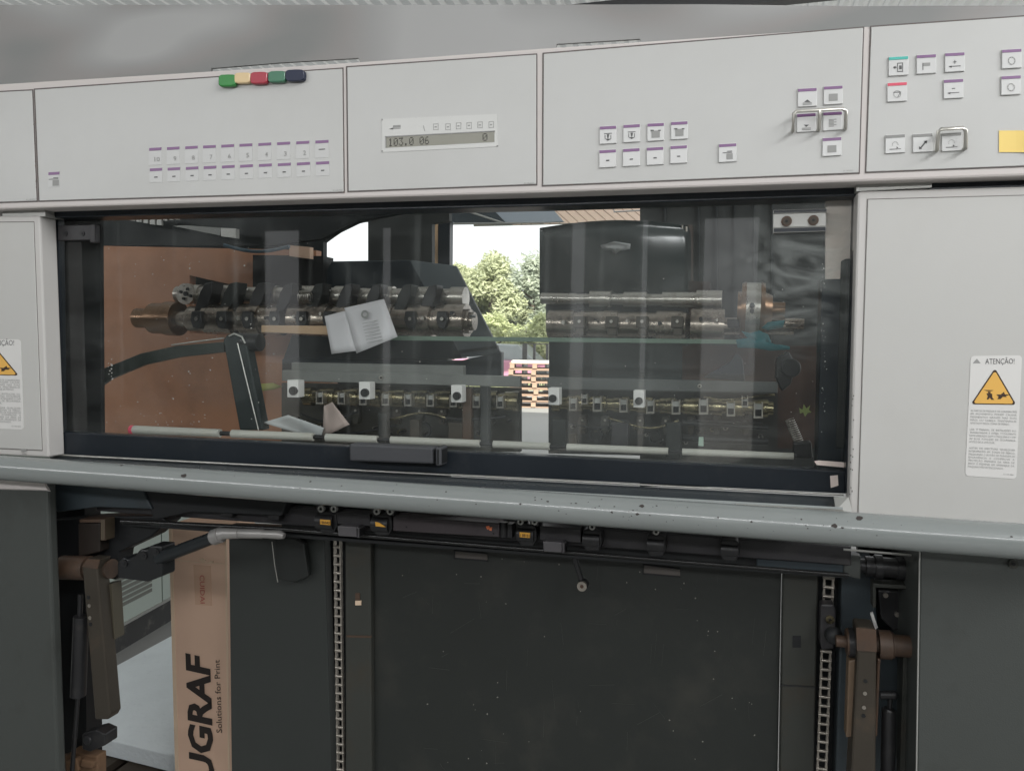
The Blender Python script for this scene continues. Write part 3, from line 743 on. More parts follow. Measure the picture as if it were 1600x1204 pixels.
def guard(parent, pts_list, lab):
    mb = MB()
    for pts in pts_list: mb.tube([P(x, y, YP - dz) for x, y, dz in pts], 3.0 * mpp(1280, 190, YP), 0, 10)
    o = mb.build('wire_guard', wire, parent); o['label'] = lab
z = 0.016
guard(pl, [[(1239, 205, 0), (1239, 205, z), (1240, 178, z), (1245, 174, z), (1317, 170, z), (1322, 174, z), (1321, 201, z), (1321, 201, 0)], [(1281, 173, z), (1279.5, 203, z), (1279.5, 203, 0)]], 'double wire guard around two keys')
pl = plates['run']
key(pl, 1404, 91, 31, 27, teal, key_white, i_in, 'green striped start key')
for x, y, ic in ((1447.5, 88, i_flag), (1492, 85, i_plus), (1581, 79.5, i_ring)): key(pl, x, y, 31, 27, purple, key_white, ic)
key(pl, 1402, 131.5, 31, 27, redp, key_white, i_stop, 'red striped stop key')
for x, y, ic in ((1490, 126.5, i_minus), (1580, 121, i_ring)): key(pl, x, y, 31, 27, purple, key_white, ic)
for x, y, ic in ((1399, 213, i_turn), (1442, 211.5, i_diag), (1487, 210, i_turn)): key(pl, x, y, 31, 26, greyp, key_white, ic)
guard(pl, [[(1464, 235, 0), (1464, 235, z), (1466, 206, z), (1471, 202, z), (1504, 200, z), (1509, 204, z), (1508.5, 232, z), (1508.5, 232, 0)]], 'single wire guard around one key')
# small print in the corner of each plate
for k, x, y in (('left_end', 41, 313), ('keys10', 520, 298.5), ('display', 819, 287.5), ('keys8', 1318, 268)):
    mb = MB(); mb.text('81.145.0221', (x, y), (x + 15, y - 0.7), 2.2, YP - 0.0004); mb.build('part_number', ink_soft, plates[k])
# display
pl = plates['display']
mb = MB(); mb.px([(597, 186), (777, 178), (778, 229), (597, 238)], YP - 0.0008, 0.002); mb.build('display_plate', lcd_plate, pl)
mb = MB(); mb.px([(602.5, 214.5), (772.5, 205.5), (772.5, 222), (602.5, 231)], YP - 0.0012, 0.002)
mb.px([(602, 213), (773, 204), (773, 205.5), (602, 214.5)], YP - 0.002, 0.003, 1); mb.px([(602, 213), (603.5, 213), (603.5, 231), (602, 231)], YP - 0.002, 0.003, 1)
mb.build('display_screen', [lcd, ink_soft], pl)['label'] = 'narrow grey-green LCD reading 103.0 06 and 0'
GL = {'1': '00100 01100 00100 00100 00100 00100 01110', '0': '01110 10001 10011 10101 11001 10001 01110', '3': '11111 00010 00100 00010 00001 10001 01110',
      '6': '00110 01000 10000 11110 10001 10001 01110', '.': '00000 00000 00000 00000 00000 01100 01100', ' ': '00000 ' * 6 + '00000'}
mb = MB()
def lcd_text(s, x, y, cw, ch):
    for ci, c in enumerate(s):
        for r, row in enumerate(GL[c].split()):
            for q, bit in enumerate(row):
                if bit == '1':
                    px = x + ci * cw + q * cw / 6.0; py = y + r * ch / 7.0 - 0.0529 * (px - x)
                    mb.flat([(px, py), (px + cw / 6.4, py - .05), (px + cw / 6.4, py + ch / 7.6), (px, py + ch / 7.6)], YP - 0.0014)
lcd_text('103.0 06', 607, 216.5, 8.1, 12.5)
lcd_text('0', 754, 208.6, 9.2, 12.0)
mb.build('display_digits', lcd_ink, pl)
for x, y in ((681, 198.5), (700, 198.5), (716.5, 197), (733, 196.5), (750, 195.5), (767.5, 195)):
    mb = MB()
    for a, b, c, d in ((-4, -5, 4, -4.2), (-4, 4.2, 4, 5), (-4, -5, -3.2, 5), (3.2, -5, 4, 5), (-2, -1, 1.5, 1)): mb.rect(x + a, y + b, x + c, y + d, YP - 0.001, 0.0003, 0, KS)
    mb.build('display_icon', ink_soft, pl)
mb = MB(); mb.rect(609, 201, 626, 202.2, YP - .001, .0003, 0, KS); mb.rect(614, 196, 626, 200, YP - .001, .0003, 0, KS); mb.px([(661, 196), (662, 196), (664, 205), (663, 205)], YP - .001, .0003); mb.px([(609, 201.5), (614, 199.5), (614, 203)], YP - .001, .0003)
mb.build('display_icon', ink_soft, pl)
mb = MB()
for x, y in ((597, 187), (597, 236), (777, 228)): mb.disc(x, y, YP - 0.0012, 1.3, 0.001, 0, 8)
mb.build('screw', ink_soft, pl)

# ---- things stuck to the beam
def magnet(cx, cy, w, h, col, nm):
    m = M('magnet_' + nm.split()[0], col, 0.35, var=0.06, coat=0.2)
    mb = MB(); n = 20; pts = []
    for q in range(n):
        a = 2 * math.pi * q / n; ca, sa = math.cos(a), math.sin(a)
        pts.append((cx + w / 2 * abs(ca) ** 0.45 * (1 if ca > 0 else -1), cy + h / 2 * abs(sa) ** 0.45 * (1 if sa > 0 else -1) - 0.05 * w / 2 * ca))
    mb.px(pts, YP - 0.011, 0.0105)
    o = mb.build('magnet', m, None, 0.0035, 3)
    tag(o, nm + ' block magnet in the row on the control panel', 'magnet', 'coloured magnets on the panel')
magnet(354, 125.5, 27, 19, (0.03, 0.22, 0.045), 'bright green')
magnet(378, 121.5, 25, 17, (0.66, 0.50, 0.28), 'cream')
magnet(403.5, 121.5, 27, 19, (0.36, 0.03, 0.05), 'red')
magnet(431.5, 119.5, 27, 18, (0.05, 0.17, 0.10), 'dark sea-green')
magnet(460, 117.5, 29, 18, (0.012, 0.018, 0.045), 'navy')
nt_ = MB()
for i in range(8):
    x0 = 1561 + i * 9; c0 = 0.0012 + 0.010 * (max(0, i - 2) / 6) ** 2; c1 = 0.0012 + 0.010 * (max(0, i - 1) / 6) ** 2
    nt_.prism([P(x0, 204 - .02 * i, YP - c0), P(x0 + 9, 204 - .02 * i, YP - c1), P(x0 + 9, 238, YP - c1), P(x0, 238, YP - c0)], Vector((0, 0.0004, 0)))
o = nt_.build('sticky_note', note_yellow); tag(o, 'blank yellow sticky note at the right end of the control panel', 'sticky note')

# ---- made-up soft grey sheet standing in for a blurred area above the beam
mb = MB()
mb.px([(-130, 8), (600, 8), (1100, 7), (1330, 10), (1740, 8), (1740, 40), (1400, 62), (1005, 86), (1000, 61), (870, 69), (862, 92), (700, 106), (566, 110), (560, 91), (440, 98), (330, 107), (325, 135), (-130, 160)], 0.10, 0.006)
o = part(mb, 'blur_stand_in_sheet', sheet_m, None, 0, 'smooth grey cover sheet above the control panels')

# ---- slot under the beam, brackets and doors
mb = MB(); mb.px([(60, 322), (1350, 280), (1350, 306), (1337, 306), (850, 322), (72, 340)], -0.03, 0.06)
part(mb, 'top_rail', black_frame, None, 0.002)
mb = MB(); mb.px([(4, 328), (70, 326), (71, 338), (4, 339)], -0.055, 0.05); part(mb, 'bracket', alu_soft)
mb = MB(); mb.px([(1338, 284), (1456, 281), (1456, 293), (1338, 299)], -0.055, 0.05); part(mb, 'bracket', alu_soft)
mb = MB(); mb.px([(1450, 272), (1740, 262), (1740, 292), (1450, 296)], -0.045, 0.04); part(mb, 'dark_slot', black_frame)
def door(rim, panel, lab):
    mb = MB(); mb.px(rim, -0.058, 0.045)
    d = part(mb, 'door', door_rim, None, 0.004, lab)
    cx = sum(p[0] for p in panel) / len(panel); cy = sum(p[1] for p in panel) / len(panel)
    mb = MB(); mb.px([(x + (1.2 if x > cx else -1.2), y + (1.2 if y > cy else -1.2)) for x, y in panel], -0.0588, 0.01); mb.build('seam', seam_soft, d)
    mb = MB(); mb.px(panel, -0.0600, 0.01); mb.build('door_panel', door_white, d, 0.001)
    return d
seam_soft = M('seam_soft', (0.16, 0.15, 0.14), 0.8)
door_l = door([(-130, 338), (62, 337), (76, 714), (-130, 704)], [(-125, 349), (52, 347), (65, 703), (-125, 694)], 'white side door at the left edge')
door_r = door([(1340, 299), (1740, 287), (1740, 830), (1326, 806)], [(1356, 312), (1735, 302), (1735, 826), (1341, 803)], 'white side door on the right')
mb = MB()
rnd = random.Random(3)
for k in range(16):
    y = rnd.uniform(560, 800); x = 1341 - (y - 299) / 507 * 14 + rnd.uniform(-3, 1) + 2
    mb.px([(x, y), (x + 1.2, y + rnd.uniform(-.5, .5)), (x + 1, y + rnd.uniform(1.5, 3)), (x - .3, y + 1.5)], -0.0584, 0.0008)
mb.build('paint_nick', chip, door_r, part_stuff=True)
mb = MB(); mb.rect(33, 701, 41, 703, -0.0606, 0.0006); mb.rect(33, 704, 41, 705.5, -0.0606, 0.0006); mb.rect(34, 708, 41, 709, -0.0606, 0.0006); mb.build('type_plate', ink_soft, door_l)

# warning labels
L1 = ['AS PARTES DE PRENSA E OS CONVERSORES', 'EM  MOVIMENTO  PODEM  CAUSAR', 'FERIMENTOS  GRAVES  NAS  SUAS', 'MÃOS  OU  CABEÇA.  MANTENHA-SE', 'AFASTADO DESTA ZONA DE PERIGO.']
L2 = ['LEIA  O  MANUAL  DE  INSTRUÇÕES  DO', 'TRABALHADOR  E  ESTEJA  TOTALMENTE', 'FAMILIARIZADO COM A MÁQUINA E COM', 'AS  SUAS  FUNÇÕES  DE  SEGURANÇA', 'ANTES DE A UTILIZAR.']
L3 = ['ANTES  DE  EFECTUAR  QUALQUER', 'INTERVENÇÃO  EM  ZONAS  DE  PERIGO,', 'PRESSIONAR O BOTÃO DE PARAGEM DE', 'EMERGÊNCIA   E   COMPROVE   A', 'PROTEÇÃO  PRIMÁRIA  DA  ÁREA  DE', 'RISCO  E  PREVENIR  UM  ARRANQUE  DA', 'MÁQUINA NÃO INTENCIONADO.']
def warning(d, tl, tr, br, bl, lab):
    def q(u, v):
        a = Vector(tl).lerp(Vector(tr), u); b = Vector(bl).lerp(Vector(br), u); return tuple(a.lerp(b, v))
    YL = -0.0606
    mb = MB(); rr = []
    for cu, cv, a0 in ((.07, .03, 180), (.93, .03, 270), (.93, .97, 0), (.07, .97, 90)):
        for s in range(5):
            a = R(a0 + s * 22.5); rr.append(q(cu + .07 * math.cos(a), cv + .03 * math.sin(a)))
    mb.px(rr, YL, 0.0012)
    o = mb.build('warning_label', label_white, d); o['label'] = lab
    # 2-level limit: the prints sit beside the label under the same door
    mb = MB()
    mb.text('ATENÇÃO!', q(.29, .068), q(.86, .068), 8.6, YL - 0.0003, 1)
    mb.px([q(.12, .022), q(.20, .062), q(.04, .062)], YL - 0.0002, 0.0003, 2)
    def tri(s, m, Y):
        pts = []
        cen = (.49, .315)
        for (u, v), a0 in (((.485, .135), -135), ((.86, .385), -10), ((.115, .385), 110)):
            u = cen[0] + (u - cen[0]) * s; v = cen[1] + (v - cen[1]) * s
            for k in range(5):
                a = R(a0 + k * 20 - 5 + (0 if a0 != -135 else 5)); pts.append(q(u + .045 * s * math.cos(a), v + .018 * s * math.sin(a)))
        mb.px(pts, Y, 0.0003, m)
    tri(1.0, 3, YL - 0.0003); tri(0.90, 4, YL - 0.0006)
    Y2 = YL - 0.0009
    for poly in ([(.28, .282), (.48, .284), (.42, .292), (.34, .290)], [(.37, .295), (.42, .298), (.42, .312), (.37, .308)], [(.34, .310), (.45, .312), (.46, .345), (.50, .362), (.44, .362), (.41, .345), (.38, .362), (.35, .358), (.37, .335)],
                 [(.53, .318), (.62, .318), (.68, .296), (.70, .316), (.80, .320), (.72, .330), (.74, .338), (.66, .338), (.62, .356), (.56, .356), (.58, .335)]):
        mb.px([q(*p) for p in poly], Y2, 0.0003, 3)
    v = .437
    for blk in (L1, L2, L3):
        for i, s in enumerate(blk):
            v += .0258
            e = .95 if i < len(blk) - 1 else (.82 if blk is L1 else .55 if blk is L2 else .74)
            mb.text(s, q(.05, v), q(e, v + .003 * e), 3.0, YL - 0.0003, 2)
        v += .026
    mb.text('321 002 0003', q(.74, .972), q(.94, .974), 2.2, YL - .0003, 2)
    mb.build('warning_print', [label_white, ink, ink_soft, warn_dark, amber], d)
warning(door_r, (1517, 556), (1597, 555), (1588, 748), (1508, 743), 'white warning label with amber triangle reading ATENÇÃO!')
warning(door_l, (-42, 530), (32, 530), (37, 671), (-36, 668), 'white warning label cut off by the left picture edge')

# ---- glass guard
guard_e = empty('glass_guard', P(700, 520, 0.0), press)
def gpart(mb, name, mat, bevel=0.0, label=None, stuff=False):
    o = mb.build(name, mat, guard_e, bevel, 2, stuff)
    if label: o['label'] = label
    return o
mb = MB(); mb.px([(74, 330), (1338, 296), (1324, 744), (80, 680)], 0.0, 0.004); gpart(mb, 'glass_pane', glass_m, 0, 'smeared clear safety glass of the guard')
mb = MB(); mb.px([(78, 674), (1324, 736), (1323, 771), (80, 709)], -0.012, 0.03); gpart(mb, 'bottom_rail', black_frame, 0.002)
mb = MB(); mb.px([(72, 338), (90, 338), (94, 676), (79, 675)], -0.006, 0.02); gpart(mb, 'side_rail', black_frame, 0.002)
mb = MB(); mb.px([(1336.5, 303), (1341, 303), (1327, 770), (1321, 770)], -0.03, 0.05); gpart(mb, 'side_rail', black_frame, 0.001)
mb = MB(); mb.ptube([(80, 710, -0.016), (1318, 773, -0.016)], 1.5, n=8); gpart(mb, 'edge_strip', alu)
# hinge blocks
mb = MB(); mb.rect(90, 352, 146, 376, -0.014, 0.014, 0, -.02); mb.rect(140, 350, 148, 379, -0.016, 0.016, 0, -.02); h = gpart(mb, 'hinge_block', black_block, 0.002)
for x in (101, 128):
    mb = MB(); mb.disc(x, 364.5, -0.0155, 3.6, 0.003); mb.disc(x, 364.5, -0.0160, 1.6, 0.003, 1); gpart(mb, 'screw', [black_metal, black])
mb = MB(); mb.rect(1208, 328, 1292, 334, -0.014, 0.014, 1, -.03); mb.rect(1208, 334, 1291, 356, -0.012, 0.012, 0, -.03); mb.rect(1208, 356, 1291, 364, -0.014, 0.014, 1, -.03)
gpart(mb, 'hinge_block', [alu_soft, black_frame], 0.001, 'grey hinge block with two bronze screws')
for x, y in ((1229, 345.5), (1271, 344)):
    mb = MB(); mb.disc(x, y, -0.0150, 8.5, 0.004); mb.ring(x, y, -0.0162, 2.0, 5.5, 0.002, 1); mb.disc(x, y, -0.0165, 2.2, 0.004, 2); gpart(mb, 'screw', [rust, arm_steel, black])
# handle
mb = MB(); mb.px([(545, 693), (676, 699), (677, 725), (546, 720)], -0.045, 0.034); mb.px([(680, 698), (689, 699), (689, 728), (680, 728)], -0.05, 0.04, 1)
gpart(mb, 'handle', [M('handle_grey', (0.055, 0.057, 0.062), 0.5, bump=0.1), black], 0.004)
# pale stickers at the right end
mb = MB(); mb.px([(1297, 743), (1309, 742), (1310, 758), (1298, 762)], -0.0128, 0.0006); gpart(mb, 'sticker', cream)
mb = MB(); mb.px([(1272, 720), (1280, 719), (1320, 722), (1320, 730), (1276, 726)], -0.004, 0.0006); gpart(mb, 'tape_strip', cream)
# dust and splashes on the pane
mb = MB(); rnd = random.Random(5)
def speck(x, y, s):
    n = rnd.choice((4, 5, 6)); a0 = rnd.random() * 6
    mb.px([(x + s * rnd.uniform(.5, 1.2) * math.cos(a0 + 6.28 * q / n), y + s * rnd.uniform(.5, 1.2) * math.sin(a0 + 6.28 * q / n)) for q in range(n)], -0.0006, 0.0005)
for k in range(70): speck(rnd.uniform(165, 440), rnd.uniform(385, 665), rnd.choice((.5, .6, .8, 1.2)))
for k in range(26): speck(1292 - 4 * rnd.random() - (rnd.random() * 6), rnd.uniform(390, 700), rnd.choice((.6, .9, 1.3)))
for k in range(60): speck(rnd.uniform(440, 1290), rnd.uniform(380, 690), rnd.choice((.4, .5, .7, .9)))
for k in range(14): speck(172 + rnd.uniform(-3, 5), rnd.uniform(560, 600), rnd.uniform(.6, 1.6))
for k in range(16): speck(rnd.uniform(200, 330), 660 + rnd.uniform(-16, 4), rnd.uniform(.6, 1.2))
gpart(mb, 'dust_speck', M('dust_white', (0.40, 0.40, 0.37), 0.9), 0, None, True)

# ---- inside the press
def prect(name, pts, Y, t, mat, bevel=0.0, label=None, parent=None):
    mb = MB(); mb.px(pts, Y, t); return part(mb, name, mat, parent, bevel, label)
# dark inner walls that close the back, leaving the gap and the arched light open
prect('inner_wall', [(20, 290), (505, 290), (505, 760), (20, 760)], 1.30, 0.03, inner_dark)
arch = [(505 + 70 * i / 10, 378 - 33 * math.sin(i / 10 * math.pi / 2)) for i in range(11)]
prect('inner_wall', [(505, 290), (575, 290)] + arch[::-1], 1.30, 0.03, inner_dark)
prect('inner_wall', [(575, 290), (702, 290), (702, 345), (675, 349), (675, 440), (575, 440)], 1.30, 0.03, inner_wall)
prect('inner_wall', [(505, 438), (700, 438), (700, 780), (505, 780)], 1.295, 0.03, inner_dark)
prect('inner_wall', [(702, 290), (860, 290), (850, 316), (702, 320)], 1.30, 0.03, inner_dark)
prect('inner_ceiling', [(60, 310), (700, 296), (640, 330), (560, 345), (505, 372), (420, 384), (160, 384), (90, 350)], 0.80, 0.03, inner_dark)
prect('inner_wall', [(1000, 290), (1300, 290), (1300, 760), (1000, 760)], 1.10, 0.03, inner_wall, label='dark ribbed wall behind the right end of the glass')
for x in (1038, 1090, 1118, 1147, 1178, 1206):
    prect('wall_rib', [(x, 300), (x + 3, 300), (x + 3, 700), (x, 700)], 1.085, 0.02, inner_dark)
prect('rust_post', [(1066, 352), (1082, 351), (1082, 560), (1066, 560)], 1.0, 0.05, M('dim_brown_post', (0.06, 0.045, 0.038), 0.6))
prect('inner_column', [(76, 300), (156, 300), (159, 700), (84, 700)], 0.10, 0.012, black, 0.002)
prect('cream_panel', [(1290, 290), (1345, 290), (1345, 438), (1290, 438)], 0.012, 0.01, cream, label='pale creased panel behind the upper right corner of the glass')
prect('inner_column', [(1284, 436), (1345, 434), (1345, 760), (1276, 760)], 0.010, 0.06, black_frame, 0.003)
prect('column_edge', [(1314, 408), (1322, 404), (1338, 404), (1330, 700), (1306, 700)], 0.0065, 0.003, inner_wall, 0.002)
# red-brown side plate with dark cut-out
prect('side_plate', [(158, 384), (494, 391), (494, 466), (395, 452), (296, 430), (296, 520), (520, 530), (520, 706), (158, 690)], 0.62, 0.03, brown_plate, label='red-brown primed side plate behind the left glass')
prect('side_plate', [(150, 500), (330, 505), (520, 520), (520, 700), (150, 690)], 0.66, 0.03, brown_plate)
prect('cut_out', [(290, 425), (520, 445), (520, 540), (290, 530)], 0.70, 0.03, black)
prect('inner_box', [(395, 398), (505, 400), (505, 470), (395, 452)], 0.58, 0.06, black)
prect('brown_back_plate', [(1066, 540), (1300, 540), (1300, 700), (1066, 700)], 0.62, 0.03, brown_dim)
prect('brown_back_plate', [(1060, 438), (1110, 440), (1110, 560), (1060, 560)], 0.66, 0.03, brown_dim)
# lit slats and small plates under the inner ceiling
for i, (x0, x1, y0, y1) in enumerate(((181, 186, 336, 341), (190, 199, 336, 343), (202, 211, 336, 345), (213, 221, 336, 347), (224, 231, 336, 349), (234, 242, 336, 351), (245, 252, 336.5, 352), (255, 261, 338, 345), (264, 270, 339.5, 344), (273, 278, 341, 343.5))):
    prect('light_slat', [(x0, y0), (x1, y0), (x1, y1), (x0, y1 - .8)], 0.72, 0.01, alu_soft)
prect('bracket_plate', [(345, 356), (368, 357), (368, 372), (345, 369)], 0.70, 0.02, alu_soft)
prect('bracket_plate', [(290, 352), (344, 356), (344, 368), (270, 353)], 0.71, 0.02, rail_grey)
prect('brown_plate', [(452, 383), (484, 386), (484, 404), (452, 400)], 0.55, 0.02, card)
mb = MB(); mb.ptube([(350 + 102 * t, 383 + 9 * math.sin(math.pi * t) + 2 * t, 0.50) for t in [i / 12 for i in range(13)]], 2.4, n=8); part(mb, 'blue_hose', M('hose_blue', (0.06, 0.10, 0.13), 0.4))
# dark reflected shape left of the gap, built as a solid slanted housing
hs = empty('reflected_housing', P(620, 560, 0.75), press)
def hp(name, pts, Y, t, mat, bevel=0.0, dy=None):
    mb = MB(); mb.px(pts, Y, t); return mb.build(name, mat, hs, bevel)
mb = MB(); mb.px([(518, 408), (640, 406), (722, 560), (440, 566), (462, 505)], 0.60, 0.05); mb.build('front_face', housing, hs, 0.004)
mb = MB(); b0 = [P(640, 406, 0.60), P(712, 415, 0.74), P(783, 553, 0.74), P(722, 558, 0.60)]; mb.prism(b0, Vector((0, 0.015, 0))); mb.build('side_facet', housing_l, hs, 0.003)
hp('lower_ledge', [(440, 560), (720, 563), (783, 549), (783, 592), (440, 590)], 0.58, 0.03, housing, 0.004)
hp('trim_strip', [(708, 548), (776, 540), (776, 545), (708, 553)], 0.575, 0.02, inner_wall)
# dark reflected shape right of the gap, built as a solid drum
cg = empty('reflected_drum', P(960, 520, 0.7), press)
mb = MB(); nC = 28; cols = []
for i in range(nC + 1):
    t = i / nC; x = 843 + 232 * t; Yc = 0.62 - 0.10 * math.sin(math.pi * (0.06 + 0.88 * t)) ** 0.8
    ys = [356 - 10 * math.sin(math.pi * t) - 4 * t, 366 - 6 * math.sin(math.pi * t) - 4 * t, 372, 460, 466]
    cols.append([P(x, y, Yc + (0.03, 0.006, 0.0, 0.0, 0.012)[k]) for k, y in enumerate(ys)])
for c in cols: mb.v += c
for i in range(nC):
    for k in range(4): a = i * 5 + k; mb.face((a, a + 1, a + 6, a + 5), 0, True)
nv = len(mb.v); mb.v += [Vector((v.x, 0.74, v.z)) for v in mb.v]
rim = [i * 5 for i in range(nC + 1)] + [nC * 5 + k for k in range(1, 5)] + [i * 5 + 4 for i in range(nC - 1, -1, -1)] + [k for k in range(3, 0, -1)]
for a, b in zip(rim, rim[1:] + rim[:1]): mb.face((b, a, a + nv, b + nv))
mb.build('upper_cover', hood_m, cg)['label'] = 'dark green drum-like reflected shape built solid, with rounded face'
mb = MB(); mb.ptube([(845 + 228 * i / 20, 463, 0.60 - 0.10 * math.sin(math.pi * (0.06 + 0.88 * i / 20)) ** 0.8) for i in range(21)], 2.2, n=8); mb.build('lower_rim', steel_clean, cg)
mb = MB(); mb.ptube([(1066, 352, 0.60), (1066, 462, 0.60)], 1.6, n=8); mb.ptube([(1072, 354, 0.60), (1072, 462, 0.60)], 2.2, n=8); mb.build('edge_strip', steel_clean, cg)
mb = MB(); mb.px([(857, 500), (1075, 500), (1075, 705), (857, 702)], 0.62, 0.25); mb.build('lower_cover', hood_m, cg, 0.005)
mb = MB(); mb.px([(853, 462), (868, 462), (868, 518), (853, 518)], 0.605, 0.1); mb.px([(868, 462), (896, 462), (896, 484), (868, 484)], 0.605, 0.1); mb.px([(896, 462), (1075, 462), (1075, 518), (896, 518)], 0.605, 0.1); mb.build('slot_block', black, cg)
mb = MB(); mb.px([(915, 500), (926, 500), (922, 700), (909, 700)], 0.618, 0.004); mb.build('vertical_strip', inner_wall, cg)
# crumpled gloves and cloths
def cloth(name, pts, Y, mat, label, cat, amp=0.012, seed=1):
    """crumpled thin cloth over a pixel outline"""
    rnd = random.Random(seed); mb = MB()
    cx = sum(p[0] for p in pts) / len(pts); cy = sum(p[1] for p in pts) / len(pts)
    rings = []
    for s in (1.0, 0.72, 0.4):
        rings.append([P(cx + (x - cx) * s + rnd.uniform(-1, 1) * (s < 1), cy + (y - cy) * s + rnd.uniform(-1, 1) * (s < 1), Y - (1 - s) * amp + rnd.uniform(-amp, amp) * .5) for x, y in pts])
    n = len(pts); b = 0
    for rg in rings: mb.v += rg
    mb.v.append(P(cx, cy, Y - amp))
    for k in range(2):
        for i in range(n):
            j = (i + 1) % n; mb.face((k * n + i, k * n + j, (k + 1) * n + j, (k + 1) * n + i), 0, True)
    for i in range(n): mb.face((2 * n + i, 2 * n + (i + 1) % n, 3 * n), 0, True)
    nv = len(mb.v); mb.v += [v + Vector((0, 0.004, 0)) for v in mb.v]
    for f in list(mb.f[:]): mb.face([i + nv for i in f][::-1], 0, True)
    for i in range(n): mb.face(((i + 1) % n, i, i + nv, (i + 1) % n + nv))
    o = mb.build(name, mat); tag(o, label, cat); return o
cloth('work_glove', [(938, 383), (960, 377), (985, 381), (984, 389), (968, 392), (961, 397), (955, 391), (941, 388)], 0.50, paper_grey, 'limp pale glove lying on the dark drum shape', 'glove', seed=3)
cloth('teal_cloth', [(1158, 517), (1172, 520), (1186, 516), (1200, 522), (1206, 536), (1234, 541), (1234, 546), (1205, 548), (1180, 544), (1152, 543), (1150, 530), (1168, 528)], 0.30, teal_cloth, 'teal cloth rag hanging below the right shaft', 'cloth', seed=5)
cloth('teal_cloth', [(1200, 503), (1226, 500), (1224, 511), (1200, 516), (1190, 512)], 0.33, teal_cloth, 'small teal cloth scrap above the larger teal rag', 'cloth', seed=8)
# shafts
YS = 0.40
sh = MB()
prof = [(278, 12)]
for i, x in enumerate(range(286, 725, 30)):
    r = 14.5 if i % 2 == 0 else 12
    prof += [(x, prof[-1][1]), (x, r)]
prof += [(728, prof[-1][1])]
sh.step_lathe((278, 460), (728, 465.5), YS + 0.04, prof)
shaft_a = part(sh, 'upper_shaft', steel_clean, None, 0, 'upper steel shaft left of the gap')
sh = MB()
prof = [(262, 12), (300, 12)]
x = 300
radii = [19, 22, 23, 16, 23, 21, 22, 15, 22, 23, 17, 21, 22, 22, 18, 22, 20, 23]
i = 0
while x < 736:
    r = radii[i % len(radii)]; w = (26, 34, 8, 14, 30, 22, 9, 16)[i % 8]
    prof += [(x, prof[-1][1]), (x, r), (min(x + w, 736), r)]; x += w; i += 1
prof += [(736, 12), (742, 12)]
sh.step_lathe((262, 498), (742, 501.8), YS, prof)
shaft_b = part(sh, 'lower_shaft', steel, None, 0, 'thick worn steel shaft left of the gap')
sh = MB(); sh.step_lathe((230, 497), (280, 498), YS + 0.01, [(215, 13), (240, 13), (240, 20), (262, 20), (262, 22), (280, 22)]); part(sh, 'bearing_hub', copper)
sh = MB()
prof = [(858, 14)]; x = 858; i = 2
while x < 1072:
    r = (21, 20, 23, 21, 22, 23)[i % 6]; w = (46, 14, 40, 10, 36, 22)[i % 6]
    prof += [(x, prof[-1][1]), (x, r), (min(x + w, 1072), r)]; x += w; i += 1
prof += [(1080, 14), (1080, 27), (1132, 27), (1132, 14), (1240, 12)]
sh.step_lathe((858, 506), (1240, 511), YS, prof)
shaft_c = part(sh, 'lower_shaft', steel, None, 0, 'thick worn steel shaft right of the gap')
sh = MB(); sh.step_lathe((846, 466), (1110, 469), YS + 0.04, [(846, 9), (900, 9), (900, 8), (922, 8), (922, 13), (955, 13), (955, 9), (975, 9), (975, 12), (1010, 12), (1010, 9), (1035, 9), (1035, 12), (1088, 12), (1088, 15), (1128, 15)])
part(sh, 'upper_shaft', steel_clean, None, 0, 'upper steel shaft right of the gap')
sh = MB(); sh.step_lathe((1150, 484), (1200, 485), YS - 0.02, [(1152, 30), (1158, 30), (1158, 44), (1164, 46), (1164, 44), (1188, 44), (1188, 46), (1194, 44), (1194, 30), (1206, 24), (1206, 14), (1226, 14)], n=40); fl = part(sh, 'flange', copper, None, 0, 'large copper coloured flange on the right shaft')
sh = MB(); sh.step_lathe((1150, 484), (1200, 485), YS - 0.02, [(1165, 45), (1187, 45)], n=40); sh.build('flange_band', steel_clean, fl)
sh = MB(); sh.ball(P(1175, 477, YS - 0.10), 0.006); sh.ball(P(1175, 486, YS - 0.10), 0.005); sh.build('bolt', black_metal, fl)
mb = MB(); mb.ptube([(1226, 505, 0.38), (1256, 506, 0.38)], 9, n=14); part(mb, 'shaft_end', steel)
# dark cams gripping the shafts
for i, x in enumerate((318, 356, 400, 443, 490, 536, 580, 628, 668)):
    y = 466 + 0.012 * (x - 318); s = 10
    prect('cam', [(x - 16, y + 22), (x - 6, y - 10), (x + 2, y - 24), (x + 14, y - 26), (x + 13, y - 8), (x + 8, y + 6), (x, y + 18)], 0.37 + 0.004 * (i % 3), 0.05, (black_metal, inner_wall, black_block)[i % 3], 0.003)
for i, x in enumerate((306, 345, 385, 428, 470, 512, 640, 690)):
    mb = MB(); mb.px([(x - 7, 486), (x + 7, 486), (x + 9, 502), (x + 4, 514), (x - 5, 512), (x - 9, 500)], 0.345, 0.05); mb.disc(x, 498, 0.340, 4, 0.01, 1, 10)
    part(mb, 'clamp_block', [black_metal, steel_clean], None, 0.003)
for i, x in enumerate((905, 955, 1003, 1058)):
    mb = MB(); mb.px([(x - 9, 494), (x + 9, 494), (x + 10, 512), (x - 10, 512)], 0.345, 0.04); mb.px([(x - 6, 512), (x + 8, 512), (x + 8, 524), (x - 6, 524)], 0.35, 0.03); mb.disc(x, 502, 0.342, 4, 0.01, 1, 10)
    part(mb, 'clamp_block', [arm_steel, steel_clean], None, 0.003)
prect('clamp_block', [(1136, 498), (1154, 498), (1156, 512), (1136, 512)], 0.34, 0.04, black_metal, 0.003)
mb = MB(); mb.disc(289, 459, 0.41, 14, 0.02); mb.disc(289, 459, 0.405, 3, 0.02, 1)
